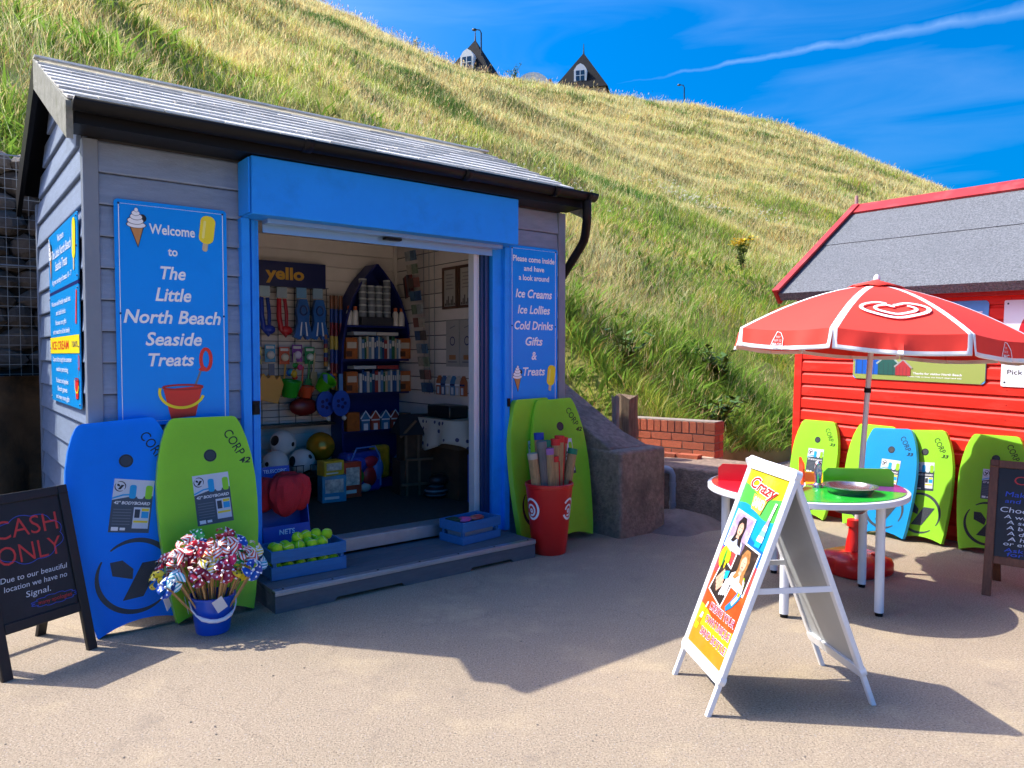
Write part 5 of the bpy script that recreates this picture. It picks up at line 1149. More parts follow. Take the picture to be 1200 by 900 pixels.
# printed poster
m_ = MB(); x0, x1, zb, zt = fw_ + .001, w - fw_ - .001, z0 + .046, AH - .051; y = .0075; PW, PHt = x1 - x0, zt - zb
def pu(p): return [(x0 + a*PW, zb + b*PHt) for a, b in p]
bands = [(0, .1, '#c8821a'), (.1, .2, '#d6a61a'), (.2, .40, '#cf4a1c'), (.40, .56, '#d83a44'), (.56, .66, '#1464bc'), (.66, .8, '#1290c4'), (.8, .9, '#4fae44'), (.9, 1, '#d0bd1c')]
for i, (a, b, c) in enumerate(bands):
    k = len(bands) - i
    wv = [(x, b + (.018*math.sin(x*6 + i*1.3) - .02*x if b < 1 else 0)) for x in np.linspace(0, 1, 13)]
    m_.flat(pu([(0, 0), (1, 0)] + wv[::-1]), y - .0004*k, M('poster_band_%d' % i, c, .35, var=.16, scale=9, dirt='#c98a3a' if i < 4 else '#3d9a8a', dscale=7, damt=.35))
ap(m_, FA, 'poster', WHITE, smooth=False)
Y2 = y - .0042
def shp(fn, name): q = MB(); fn(q); ap(q, FA, name, WHITE, smooth=False)
HAIRD = M('print_dark_hair', '#231a1a', .4, dirt='#4a3430', dscale=60, damt=.6); SKIN = M('print_skin', '#d8a88e', .4, var=.18, scale=30, dirt='#b97d64', dscale=34, damt=.5); HAIRB = M('print_blond_hair', '#a87642', .4, var=.3, scale=60, dirt='#6a4526', dscale=50, damt=.7); BROWN = M('print_dark_brown', '#2f2520', .4, dirt='#5c4438', dscale=30, damt=.7); LILAC = M('print_lilac', '#9d8bb0', .4, var=.3, scale=30, dirt='#d7b8a8', dscale=26, damt=.9); LIME2 = M('print_lime', '#a8d21c', .4)
def photo(q, cx, cz, w_, h_, rot, bgm, hair, top):
    def t(p):
        c, s = math.cos(rot), math.sin(rot); k = PW/PHt
        return pu([(cx + (a*w_*c - b*h_/k*s*1.0)*1.0, cz + (a*w_*s*k + b*h_*c)) for a, b in p])
    q.flat(t(rect(-.5, .5, -.5, .5)), Y2, WHITE); q.flat(t(rect(-.45, .45, -.46, .46)), Y2 - .0005, bgm)
    q.flat(t([(-.42, -.46), (.4, -.46), (.33, -.22), (.12, -.12), (-.14, -.12), (-.36, -.24)]), Y2 - .001, top)
    q.flat(t([(-.26, -.3), (-.17, -.1), (-.21, .22), (-.08, .4), (.1, .4), (.22, .2), (.2, -.1), (.3, -.32), (.12, -.3), (.02, -.16), (-.12, -.3)]), Y2 - .0014, hair)
    q.flat(t(ell(0, .1, .125, .2, 18)), Y2 - .0018, SKIN); q.flat(t([(-.06, -.05), (.06, -.05), (.08, -.16), (-.08, -.16)]), Y2 - .0018, SKIN)
    q.flat(t([(-.13, .16), (-.1, .31), (.0, .34), (.11, .3), (.13, .16), (.06, .24), (-.04, .25)]), Y2 - .0022, hair)
    for ex in (-.05, .05): q.flat(t(ell(ex, .12, .018, .012, 8)), Y2 - .0022, HAIRD)
    q.flat(t(ell(0, .01, .04, .014, 10)), Y2 - .0022, M('print_lips', '#a8443f', .4))
shp(lambda q: photo(q, .31, .655, .52, .215, R(-4), LILAC, HAIRD, M('print_pale_top', '#b9c7e2', .4)), 'printed_portrait')
shp(lambda q: photo(q, .67, .50, .52, .24, R(-4), BROWN, HAIRB, WHITE), 'printed_portrait')
def hands(q):
    def t(p): c, s = math.cos(R(-14)), math.sin(R(-14)); k = PW/PHt; return pu([(.33 + (a*.46*c - b*.2/k*s), .375 + (a*.46*s*k + b*.2*c)) for a, b in p])
    q.flat(t(rect(-.5, .5, -.5, .5)), Y2, WHITE); q.flat(t(rect(-.45, .45, -.46, .46)), Y2 - .0005, BROWN)
    for i in range(4): q.flat(t([(-.4 + i*.08, -.1 - i*.06), (-.32 + i*.08, -.14 - i*.06), (-.1 + i*.07, .28 - i*.1), (-.18 + i*.06, .32 - i*.09)]), Y2 - .001, SKIN)
    for i in range(4): q.flat(t([(.1 + i*.09, -.3 + i*.05), (.17 + i*.09, -.3 + i*.05), (.2 + i*.06, .2 + i*.03), (.12 + i*.06, .22 + i*.03)]), Y2 - .0014, WHITE)
    q.flat(t([(-.1, .3), (.1, .42), (.15, .2), (-.02, .1)]), Y2 - .0018, SKYP)
shp(hands, 'printed_hands')
def bottle(q, cx, cz, s, cols, lean_):
    k = PW/PHt
    for i, c in enumerate(cols):
        a, b = i/len(cols), (i+1)/len(cols); wd = lambda u: s*(.16 + .1*math.sin(u*5 + .6)*(1-u) - .08*u)
        q.flat(pu([(cx + lean_*a - wd(a), cz + a*s*1.15*k*1.6), (cx + lean_*a + wd(a), cz + a*s*1.15*k*1.6), (cx + lean_*b + wd(b), cz + b*s*1.15*k*1.6), (cx + lean_*b - wd(b), cz + b*s*1.15*k*1.6)]), Y2 - .0006, c)
shp(lambda q: bottle(q, .8, .63, .3, [SKYP, WHITE, M('print_aqua', '#7cc8d8', .4), WHITE, LILAC, WHITE, PALE, WHITE], .1), 'printed_bottle')
def fish(q):
    q.flat(pu(ell(.17, .50, .14, .065, 18)), Y2 - .0004, LIME2); q.flat(pu([(.08, .56), (.25, .6), (.27, .54)]), Y2 - .0006, M('print_pale_green', '#cfe6a0', .4))
    for i in range(3): q.flat(pu(ell(.1 + i*.07, .51 - i*.012, .018, .045, 10)), Y2 - .001, M('print_green', '#2f8f3a', .4) if i % 2 else YEL)
shp(fish, 'printed_fish')
def dolphin(q):
    pth = [(.62, .27), (.72, .31), (.8, .36), (.83, .42), (.78, .46), (.7, .45)]
    q.stroke(pu(pth), lambda u: PW*(.06 + .16*u*(1.2-u)), Y2 - .0004, M('print_sea_blue', '#1e7ab4', .4))
    for i, c in enumerate((WHITE, YEL, LIME2, WHITE)): q.stroke(pu(pth[i+1:i+3]), PW*.05, Y2 - .0008, c)
shp(dolphin, 'printed_dolphin'); shp(lambda q: bottle(q, .08, .08, .2, [YEL, M('print_orange', '#e68a1c', .4), WHITE, YEL, WHITE], .1), 'printed_bottle')
def logo(q):
    z = lambda b: zb + b*PHt
    txt(q, 'Crazy', x0 + .5*PW, z(.925), .05, Y2, WHITE, PW*.72, .35, .06, R(-6)); txt(q, 'Crazy', x0 + .5*PW, z(.925), .05, Y2 - .0006, REDP, PW*.7, .35, .02, R(-6))
    q.flat(pu([(.36, .80), (.62, .785), (.68, .865), (.32, .88)]), Y2 - .0004, M('print_sand', '#e3b24a', .4)); txt(q, 'SAND', x0 + .5*PW, z(.838), .04, Y2 - .001, WHITE, PW*.28, 0, .03, R(-4))
shp(logo, 'logo_lettering')
for body, cx, cz_, wd in (('CREATE YOUR', .60, .235, .72), ('OWN UNIQUE', .60, .165, .7), ('SAND BOTTLE', .60, .095, .74)):
    q = MB(); txt(q, body, x0 + cx*PW, zb + cz_*PHt, .031, Y2 - .0003, WHITE, wd*PW, 0, .05); txt(q, body, x0 + cx*PW, zb + cz_*PHt, .030, Y2 - .0009, M('print_magenta', '#a81c4e', .4), wd*PW*.99, 0, .012); ap(q, FA, 'lettering', WHITE, smooth=False)

# ================================================================== CONCRETE, BRICK AND PIPE BY THE SLOPE
CONC = M('old_concrete', '#8c7868', .9, var=.35, scale=24, bump=1., bscale=60, dirt='#544a40', dscale=3.5, damt=.7); BRK = M('red_brick', '#a8573a', .85, var=.3, scale=14, bump=.6, bscale=50, obvar=.3, dirt='#6e4a38', dscale=6, damt=.5); MORT = M('mortar', '#8e8477', .95, var=.15, scale=30, bump=.5, bscale=80)
bl_ = empty('concrete_parapet', 'dark weathered concrete block with ramp rising behind the kiosk corner', 'concrete block', (.824, 5.575, 0))
# block: near corner at the origin; right face runs along e1, left face along e2
e1 = Vector((.42, .31)).normalized(); e2 = Vector((-.62, .75)).normalized()
c0 = Vector((0, 0)); c1 = e1*.5; c3 = e2*.42; c2_ = c1 + e2*.42
def blk(pts, z0, z1s):
    n_ = len(pts); return [(p.x, p.y, z0) for p in pts] + [(p.x, p.y, z) for p, z in zip(pts, z1s)], [tuple(range(n_))[::-1], tuple(range(n_, 2*n_))] + [(k, (k+1) % n_, (k+1) % n_ + n_, k + n_) for k in range(n_)]
m_ = MB(); v, f = blk([c0, c1, c2_, c3], -.05, [.665, .672, .68, .675]); m_.add(v, f); m_.build('block', bl_, CONC, bevel=.025, seg=3)
# curved ramp wall rising to the left
m_ = MB(); A_ = c3 + (c2_ - c3)*.02 - e2*.06; 
r0 = [c0 + e2*.12 , c0 + e2*.32, c0 + e2*.7, c0 + e2*1.1, c0 + e2*1.7]; zz_ = [.676, .78, 1.0, 1.22, 1.38]; wd_ = [.44, .36, .34, .34, .34]
v = []
for p, z, w2 in zip(r0, zz_, wd_):
    a = p + e1*.01; b = p + e1*w2; v += [(a.x, a.y, .0), (b.x, b.y, .0), (b.x, b.y, z), (a.x, a.y, z)]
f = [(0, 1, 2, 3), (19, 18, 17, 16)]
for i in range(4):
    for k in range(4): f.append((i*4+k, (i+1)*4+k, (i+1)*4+(k+1) % 4, i*4+(k+1) % 4))
m_.add(v, f); m_.build('ramp', bl_, CONC, bevel=.012)
lw = empty('low_wall', 'low concrete wall behind the round table', 'low wall', (1.36, 6.42, 0))
f1 = Vector((.75, -.66)).normalized(); f2 = Vector((.66, .75)).normalized()
m_ = MB(); v, f = blk([Vector((-.25, .2)), Vector((0, 0)), f1*.62, f1*.62 + f2*.75, f2*.75 + Vector((-.25, .2))], -.05, [.43]*5); m_.add(v, f); m_.build('slab', lw, CONC, bevel=.015)
# brick seat and back wall
bw = empty('brick_wall', 'low red brick wall with upright coping in front of the grass slope', 'brick wall', (1.93, 7.02, .43))
g1 = Vector((-.79, .62)).normalized(); ang_g = math.atan2(g1.y, g1.x)     # runs left and away from the corner
bw.rotation_euler = (0, 0, ang_g)
brick = MB().box(0, 1, 0, 1, 0, 1).build('brick', bw, BRK, bevel=.02, seg=1); firstb = [True]
def bput(x, y_, z, lx, ly, lz):
    o = brick if firstb[0] else share(brick, bw); firstb[0] = False
    o.location = (x, y_, z + rn.uniform(-.001, .001)); o.scale = (lx, ly, lz); o.rotation_euler = (0, 0, rn.uniform(-.008, .008)); return o
Lw = 1.05; th = .215
# in this frame x runs left/away, -y... faces: visible face is at y = +th (towards the camera side)
MB().box(.004, Lw, -th + .006, -.006, -.06, .33).build('mortar_core', bw, MORT)
for r_ in range(3):
    z = -.02 + r_*.076; x = 0 if r_ % 2 == 0 else -.0
    if r_ % 2: bput(0, -.1025, z, .1025, .1025, .066); bput(0, -th, z, .1025, .1025, .066); x = .1125
    else: bput(0, -th, z, .1025, .102, .066)
    if r_ % 2 == 0: bput(0, -.1025, z, .215, .1045, .066); x = .225
    while x < Lw - .1:
        bput(x, -.1025, z, min(.215, Lw - x), .1045, .066); x += .225
x = .1125
bput(-.004, -th - .006, .208, .108, th + .012, .034); bput(-.004, -th - .008, .246, .108, th + .014, .075)
while x < Lw - .06:
    bput(x, -th, .21, .066, th + .004, .11); x += .076
# seat edge bricks
for k in range(5): o = bput(.05 + k*.222, .17 + .02*k, -.0295, .212, .105, .066)
MB().box(.0, Lw, .0, .17, -.06, -.005).build('seat_slab', bw, M('pale_slab', '#b9a893', .85, var=.1, scale=8, bump=.3, bscale=60))
# stumps
STMP = M('weathered_post', '#7d6a55', .9, var=.35, scale=8, stretch=(8, 8, 1), bump=.7, bscale=40)
def stump(label, loc, h, w_, seed, mat):
    r2 = random.Random(seed); m_ = MB(); n_ = 8; v = []
    for j in range(5):
        for k in range(n_): a = 6.2832*k/n_; q_ = w_*(1 + r2.uniform(-.12, .12)); v.append((q_*math.cos(a), q_*math.sin(a), h*j/4 + (r2.uniform(-.03, .03) if j == 4 else 0)))
    m_.add(v, [(i*n_+k, i*n_+(k+1) % n_, (i+1)*n_+(k+1) % n_, (i+1)*n_+k) for i in range(4) for k in range(n_)] + [tuple(4*n_+k for k in range(n_))]); o = m_.build('post_stump', None, mat, ang=30); o.location = loc; tag(o, label, 'post', 'old posts by the brick wall')
stump('thin grey weathered post in front of the broader brown stump', (.93, 6.62, .45), .58, .035, 1, M('grey_post', '#8b8680', .9, var=.35, scale=9, stretch=(8, 8, 1), bump=.6, bscale=40)); stump('broad brown weathered stump behind the thin grey post', (1.08, 6.92, .35), .66, .1, 2, STMP)
pp = empty('drain_pipe', 'grey plastic drain pipe bending down between the concrete block and low wall', 'pipe', (1.405, 6.40, 0))
PG = M('grey_pvc', '#8f97a0', .4, var=.06, scale=8)
MB().tube([(-.16, .1, .395), (-.05, .03, .4), (-.015, .01, .39), (0, 0, .36), (0, 0, .02)], .034, 16).build('pipe', pp, PG)
for z in (.09, .26): MB().tube([(0, 0, z), (0, 0, z + .035)], .039, 16).build('collar', pp, PG)
m_ = MB(); v = [(0, 0, .115)]; n_ = 28
for j in range(1, 7):
    for k in range(n_): a = 6.2832*k/n_; r_ = .42*j/6*(1 + .12*math.sin(3*a + 1) + .05*math.sin(7*a)); v.append((r_*math.cos(a), r_*math.sin(a), .115*(1 - (j/6)**1.4) - .002 + .008*math.sin(5*a + j)*(j < 6)))
m_.add(v, [(0, 1 + k, 1 + (k+1) % n_) for k in range(n_)] + [(1 + j*n_ + k, 1 + (j+1)*n_ + k, 1 + (j+1)*n_ + (k+1) % n_, 1 + j*n_ + (k+1) % n_) for j in range(5) for k in range(n_)])
md = m_.build('concrete_mound', None, M('rough_patch_concrete', '#7d7066', .9, var=.22, scale=6, bump=.9, bscale=60, dirt='#4b4038', dscale=5, damt=.6), ang=80); md.location = (1.36, 6.12, 0); tag(md, 'rough concrete mound at the foot of the grey drain pipe', 'mound')
# socket box on the rock bank
so_ = empty('socket_box', 'white outdoor socket with blue plug and cable on the rock bank', 'socket', (-3.93, 5.74, .79), (0, 0, RS + R(-20)))
MB().box(-.09, .12, 0, .06, -.02, .1).build('box', so_, M('white_plastic', '#e3e6ea', .4), bevel=.006); MB().tube([(-.02, -.06, .05), (-.02, 0, .05)], .028, 12).build('plug', so_, BPL)
MB().tube([(-.02, -.06, .04), (-.02, -.09, -.05), (0, -.08, -.3), (.03, -.1, -.6), (.02, -.3, -.78)], .008, 8).build('cable', so_, M('grey_cable', '#6d7176', .5))
# small loose stones and litter of grit on the concrete
rn = random.Random(9); pb = None; PEB = M('grit_stone', '#8f8476', .9, var=.2, scale=20)
m_ = MB()
for k in range(260):
    a = rn.uniform(-.62, .66); d_ = rn.uniform(2.6, 7.5); x, y_ = d_*math.sin(a), d_*math.cos(a); r_ = rn.uniform(.002, .006)
    q = Vector((x, y_, 0)) - O; s_, qq_ = q.dot(DS), q.dot(DQ)
    if qq_ > -.55 and -.8 < s_ < 2.6 or s_ > 3.4: continue
    m_.sphere((x, y_, r_*.35), r_, None, 6, 4, (1, rn.uniform(.6, 1), .6))
gr_ = m_.build('grit', None, PEB); tag(gr_, 'tiny loose stones scattered over the concrete', 'grit', kind='stuff')
# ================================================================== INSIDE THE KIOSK
FZ = .2005
def inside(name, label, cat, s, q, z, rz=0., group=None): return empty(name, label, cat, W(s, q, z), (0, 0, RS + rz), group)
def single(mb, name, label, cat, s, q, z, mat=None, rot=(0, 0, 0), group=None, **k):
    o = mb.build(name, None, mat, **k); o.location = W(s, q, z); o.rotation_euler = (rot[0], rot[1], rot[2] + RS); return tag(o, label, cat, group)
PK = lambda n, c, **k: M('goods_' + n, c, k.pop('rough', .35), coat=.15, **k)
# brand header
o = inside('header_board', 'navy header board with yellow lettering above the hanging snorkels', 'shop header', .62, 1.86, 1.985)
MB().box(0, .73, -.03, .09, 0, .215).build('panel', o, PK('navy', '#15225c')); m_ = MB(); txt(m_, 'yello', .36, .115, .10, -.032, PK('gold', '#d9a93c'), .34, 0, .035); m_.build('lettering', o, smooth=False)
# wire grid
m_ = MB()
for k in range(7): m_.tube([(k*.15, 0, 0), (k*.15, 0, 1.2)], .003, 5)
for k in range(21): m_.tube([(0, -.004, k*.06), (.92, -.004, k*.06)], .0025, 5)
single(m_, 'wire_display_grid', 'black wire grid holding snorkels and buckets on the back wall', 'display grid', .5, 1.93, .80, PK('blackwire', '#15161a'))
m_ = MB().box(0, .95, -.1, 0, 0, .02); single(m_, 'wall_rail', 'dark rail under the wire grid on the back wall', 'rail', .48, 1.93, .775, PK('blackwire', '#15161a'))
# hanging packs
def pack(label, s, z, body, colr, hcol, kind):
    o = inside('snorkel_pack' if kind != 'fin' else 'swim_fin_pack', label, 'swim pack', s, 1.84, z, group='swim packs under the header board')
    MB().box(-.045, .045, -.012, .0, -.09, .0).build('header_card', o, PK('card_' + hcol[1:], hcol))
    if kind == 'fin':
        m_ = MB(); m_.prism([(-.035, -.1), (-.06, -.2), (-.05, -.3), (-.085, -.43), (-.03, -.455), (0, -.4), (.03, -.455), (.085, -.43), (.05, -.3), (.06, -.2), (.035, -.1)][::-1], -.05, .0); m_.build('fin', o, PK('fin_' + colr[1:], colr, var=.12, scale=12), bevel=.012)
        m_ = MB()
        for sx in (-1, 1): m_.prism([(sx*.03 - .006, -.42), (sx*.03 + .006, -.42), (sx*.018 + .004, -.3), (sx*.018 - .004, -.3)], -.056, -.0505, WHITE)
        m_.build('fin_rib', o); MB().tube([(.03*math.cos(a), -.055, -.2 + .04*math.sin(a)) for a in [6.2832*k/16 for k in range(16)]], .008, 6, closed=True).build('strap', o, PK('fin_dark', '#123c7a'))
    else:
        MB().tube([(-.03, -.02, -.1), (-.035, -.03, -.25), (-.02, -.035, -.36), (.02, -.035, -.41), (.05, -.03, -.36)], [.018, .022, .022, .022, .016], 10).build('snorkel', o, PK('sn_' + colr[1:], colr)); MB().sphere((.025, -.035, -.37), .055, None, 14, 8, (1, .6, .75)).build('mask', o, PK('sn_' + colr[1:], colr)); MB().tube([(.02, -.02, -.1), (.03, -.03, -.22), (.03, -.03, -.34)], .016, 8).build('strap', o, PK('sn2_' + colr[1:], body))
pack('blue snorkel pack, leftmost under the header board', .80, 1.985, '#1a3ca0', '#1d3fb4', '#a9c6d6', 'sn'); pack('red snorkel pack hanging under the header board', .95, 1.98, '#b3202a', '#c9252c', '#9fb4c0', 'sn')
pack('blue swim fins, left pair next to the red snorkel pack', 1.125, 1.985, '', '#1c5fae', '#6fa8d8', 'fin'); pack('blue swim fins, right pair next to the striped poles', 1.275, 1.985, '', '#1c63b4', '#8fb0cc', 'fin')
# striped poles
for i, (s, L, z, lab) in enumerate([(1.43, .85, 1.08, 'tall striped pole nearest the boat bookcase'), (1.475, .86, 1.07, 'tall striped pole touching the boat bookcase'), (1.39, .84, 1.09, 'tall striped pole, left of the tall ones'), (1.33, .28, 1.30, 'short striped pole bundle beside the blue fins')]):
    o = inside('striped_pole', lab, 'pole', s, 1.80, z, group='striped poles')
    cs = ['#b6892e', '#7a1f2c', '#1c3f8f', '#c9b04a', '#7a1f2c', '#1c3f8f', '#8a5a3a']
    for k in range(7): MB().tube([(0, 0, L*k/7 + .001), (0, 0, L*(k+1)/7)], .018, 10).build('band', o, PK('pole_' + cs[k][1:], cs[k]))
# buckets, spades and nets on the grid
def pail(label, s, z, c, r, tilt, hc):
    o = inside('toy_bucket', label, 'toy bucket', s, 1.78, z, group='toy buckets on the wire grid'); o.rotation_euler = (tilt, tilt*.6, RS)
    MB().lathe([(.01, .003), (r*.72, 0), (r, r*1.6), (r*1.08, r*1.62), (r*1.05, r*1.7), (r*.93, r*1.6), (r*.66, .01), (.01, .008)], 20).build('body', o, PK('pail_' + c[1:], c, rough=.3)); MB().tube([(r*1.02*math.cos(a), -.01, r*1.5 - r*1.2*math.sin(a)) for a in [R(12*k) for k in range(16)]], .006, 6).build('handle', o, PK('pail_' + hc[1:], hc))
pail('green toy bucket hanging on the wire grid', .985, 1.04, '#2fae2a', .085, .15, '#1c8a60'); pail('small orange toy bucket on the wire grid', 1.135, 1.03, '#e0542a', .06, .1, '#c23a1c'); pail('lime green toy bucket tipped sideways on the wire grid', 1.27, 1.10, '#5fd01c', .075, .7, '#2fae2a')
o = inside('castle_mould', 'yellow castle shaped sand mould at the left of the wire grid', 'toy', .80, 1.80, 1.03)
m_ = MB(); m_.prism([(-.1, 0), (.06, -.04), (.11, .12), (.08, .2), (.05, .16), (.02, .22), (-.02, .17), (-.06, .22), (-.1, .15)], -.09, 0); m_.build('mould', o, PK('castle', '#d99a1c', rough=.4), bevel=.012); MB().box(-.02, .03, -.1, -.092, .2, .3).build('tag_card', o, PK('castletag', '#24476b'))
for i, (s, z, c, lab) in enumerate([(.97, 1.2, '#d9a23a', 'orange handled spade behind the green toy bucket'), (1.13, 1.18, '#d2542a', 'red handled spade behind the orange toy bucket'), (1.19, 1.24, '#2c8f46', 'green handled spade on the wire grid'), (1.24, 1.3, '#c9b489', 'cream handled spade on the wire grid')]):
    o = inside('toy_spade', lab, 'spade', s, 1.86, z, group='toy spades on the wire grid'); MB().tube([(0, 0, -.05), (.01, -.01, .12)], .009, 8).build('handle', o, PK('sp_' + c[1:], c)); m_ = MB(); m_.prism([(-.03, -.05), (-.035, -.14), (0, -.17), (.035, -.14), (.03, -.05)][::-1], -.01, 0); m_.build('blade', o, PK('sp_' + c[1:], c))
for i, (s, z, lab) in enumerate([(1.29, .97, 'left blue beach bat below the lime bucket'), (1.41, .975, 'right blue beach bat below the lime bucket')]):
    o = inside('beach_bat', lab, 'beach bat', s, 1.74 - i*.06, z, group='blue beach bats'); m_ = MB(); m_.prism(ell(0, 0, .085, .115, 28), -.02, 0); m_.build('face', o, PK('bat', '#1f52b8', var=.1, scale=10), bevel=.006); MB().box(-.018, .018, -.018, -.002, .112, .26).build('handle', o, PK('bathandle', '#5d8fc8'))
    m_ = MB()
    for k in range(5): m_.flat(ell(.035*math.cos(k*1.256), .035*math.sin(k*1.256), .016, n=10), -.0215, NAVY)
    m_.build('printed_flower', o, smooth=False); MB().sphere((.02, -.03, -.13), .022, None, 10, 6).build('shuttlecock', o, PK('shuttle', '#dcdcd4'))
m_ = MB().sphere((0, 0, 0), 1, None, 18, 10); o = single(m_, 'red_net_bag', 'dark red mesh bag hanging below the toy buckets', 'bag', 1.12, 1.8, .95, PK('redbag', '#7d1f1c', var=.2, scale=30)); o.scale = (.13, .06, .08)
# footballs and golden ball in a wire bin
o = inside('wire_bin', 'black wire bin holding the footballs and golden ball', 'wire bin', .62, 1.5, FZ)
m_ = MB()
for k in range(15): x = .86*k/14; m_.tube([(x, 0, 0), (x, 0, .28)], .003, 5)
for z in (.01, .14, .28): m_.tube([(0, 0, z), (.86, 0, z), (.86, .4, z), (0, .4, z)], .004, 5, closed=True)
m_.build('wires', o, PK('blackwire', '#15161a')); MB().box(.02, .84, .02, .38, .02, .17).build('base_box', o, PK('binbox', '#1a1a1d'))
FB_ = pattern_mat('football_skin', 'dots', '#e4e4de', '#141416', 7.5, .35, .36)
for s, q, z, lab in [(.90, 1.72, .655, 'black and white football on top of the other two'), (.80, 1.62, .50, 'black and white football at the lower left of the bin'), (1.02, 1.6, .50, 'black and white football in the middle of the bin')]:
    o = single(MB().sphere((0, 0, 0), .108, FB_, 24, 16), 'football', lab, 'football', s, q, z, rot=(1.1*s*7, s*5, q*9), group='footballs in the wire bin')
single(MB().sphere((0, 0, 0), .125, None, 28, 18), 'golden_ball', 'shiny golden play ball in the wire bin', 'ball', 1.22, 1.68, .605, PK('goldball', '#b98a1c', rough=.18, metal=.35))
# boat shaped bookcase
BOATC = M('boat_navy', '#14246e', .45, var=.08, scale=6)
bo = inside('boat_bookcase', 'navy boat shaped bookcase with pointed bow against the back wall', 'bookcase', 1.80, 1.95, FZ)
def hw(z): return float(np.interp(z, [0, .5, 1.0, 1.3, 1.5, 1.7, 1.85, 1.95, 2.03], [.35, .365, .37, .355, .32, .255, .17, .085, .01]))
zs = [0, .25, .5, .75, 1.0, 1.15, 1.3, 1.4, 1.5, 1.6, 1.7, 1.78, 1.85, 1.9, 1.95, 2.0, 2.03]
m_ = MB(); m_.prism([(hw(z), z) for z in zs] + [(-hw(z), z) for z in zs[::-1]], -.03, -.015); m_.build('back_panel', bo, BOATC)
for sg in (-1, 1):
    m_ = MB(); v = []
    for z in zs: x = sg*hw(z); v += [(x, -.24, z), (x, -.0305, z), (x - sg*min(.02, hw(z)*.8), -.0305, z), (x - sg*min(.02, hw(z)*.8), -.24, z)]
    f = []
    for i in range(len(zs) - 1):
        for k in range(4): f.append((i*4+k, i*4+(k+1) % 4, (i+1)*4+(k+1) % 4, (i+1)*4+k))
    m_.add(v, f + [(0, 1, 2, 3), tuple(len(v) - 4 + k for k in (3, 2, 1, 0))]); m_.build('side_rail', bo, BOATC)
SHZ = [1.67 - FZ, 1.365 - FZ, 1.06 - FZ, .715 - FZ, .34 - FZ]
for z in SHZ: MB().box(-hw(z) + .021, hw(z) - .021, -.22, -.0305, z - .02, z).build('shelf', bo, BOATC)
def onshelf(k, x): return (1.80 + x, SHZ[k] + FZ + .0005)
SQ = 1.74
# sun cream bottles
for x, lab in [(-.27, 'white sun cream bottle with orange cap, leftmost on the top shelf'), (-.21, 'white sun cream bottle with orange cap, second on the top shelf'), (.2, 'white sun cream bottle with orange cap, right of the tin display'), (.265, 'white sun cream bottle with orange cap, rightmost on the top shelf')]:
    s, z = onshelf(0, x); o = inside('sun_cream_bottle', lab, 'bottle', s, SQ, z, group='sun cream bottles'); MB().lathe([(.026, 0), (.028, .01), (.028, .11), (.02, .13), (.014, .135)], 14).build('body', o, PK('cream', '#e2ddd6', var=.06, scale=30)); MB().lathe([(.016, .135), (.017, .165), (.01, .17)], 12).build('cap', o, PK('cap', '#d2622a'))
s, z = onshelf(0, -.01); single(MB().box(-.16, .16, -.06, .06, 0, .075), 'tin_display_stand', 'grey tiered stand under the stacked souvenir tins', 'stand', s, SQ + .01, z, PK('stand', '#3c3d44'))
k0 = None
for c_, x in enumerate((-.125, -.04, .035, .12)):
    for r_ in range(6 if c_ in (0, 3) else 5):
        zz = z + .0755 + r_*.058
        if k0 is None:
            m_ = MB(); m_.lathe([(.034, 0), (.036, .004), (.036, .036), (.033, .04)], 14, m=PK('tin', '#7d8690')); m_.lathe([(.035, .0405), (.037, .044), (.037, .053), (.03, .056)], 14, m=PK('tinlid', '#c2c8cc')); k0 = m_.build('souvenir_tin'); o = k0
        else: o = share(k0)
        o.location = W(s + x, SQ, zz); tag(o, 'grey souvenir tin, %s from the bottom in the %s column on the top shelf' % (['first', 'second', 'third', 'fourth', 'fifth', 'sixth'][r_], ['leftmost', 'second', 'third', 'rightmost'][c_]), 'tin', 'stacked souvenir tins')
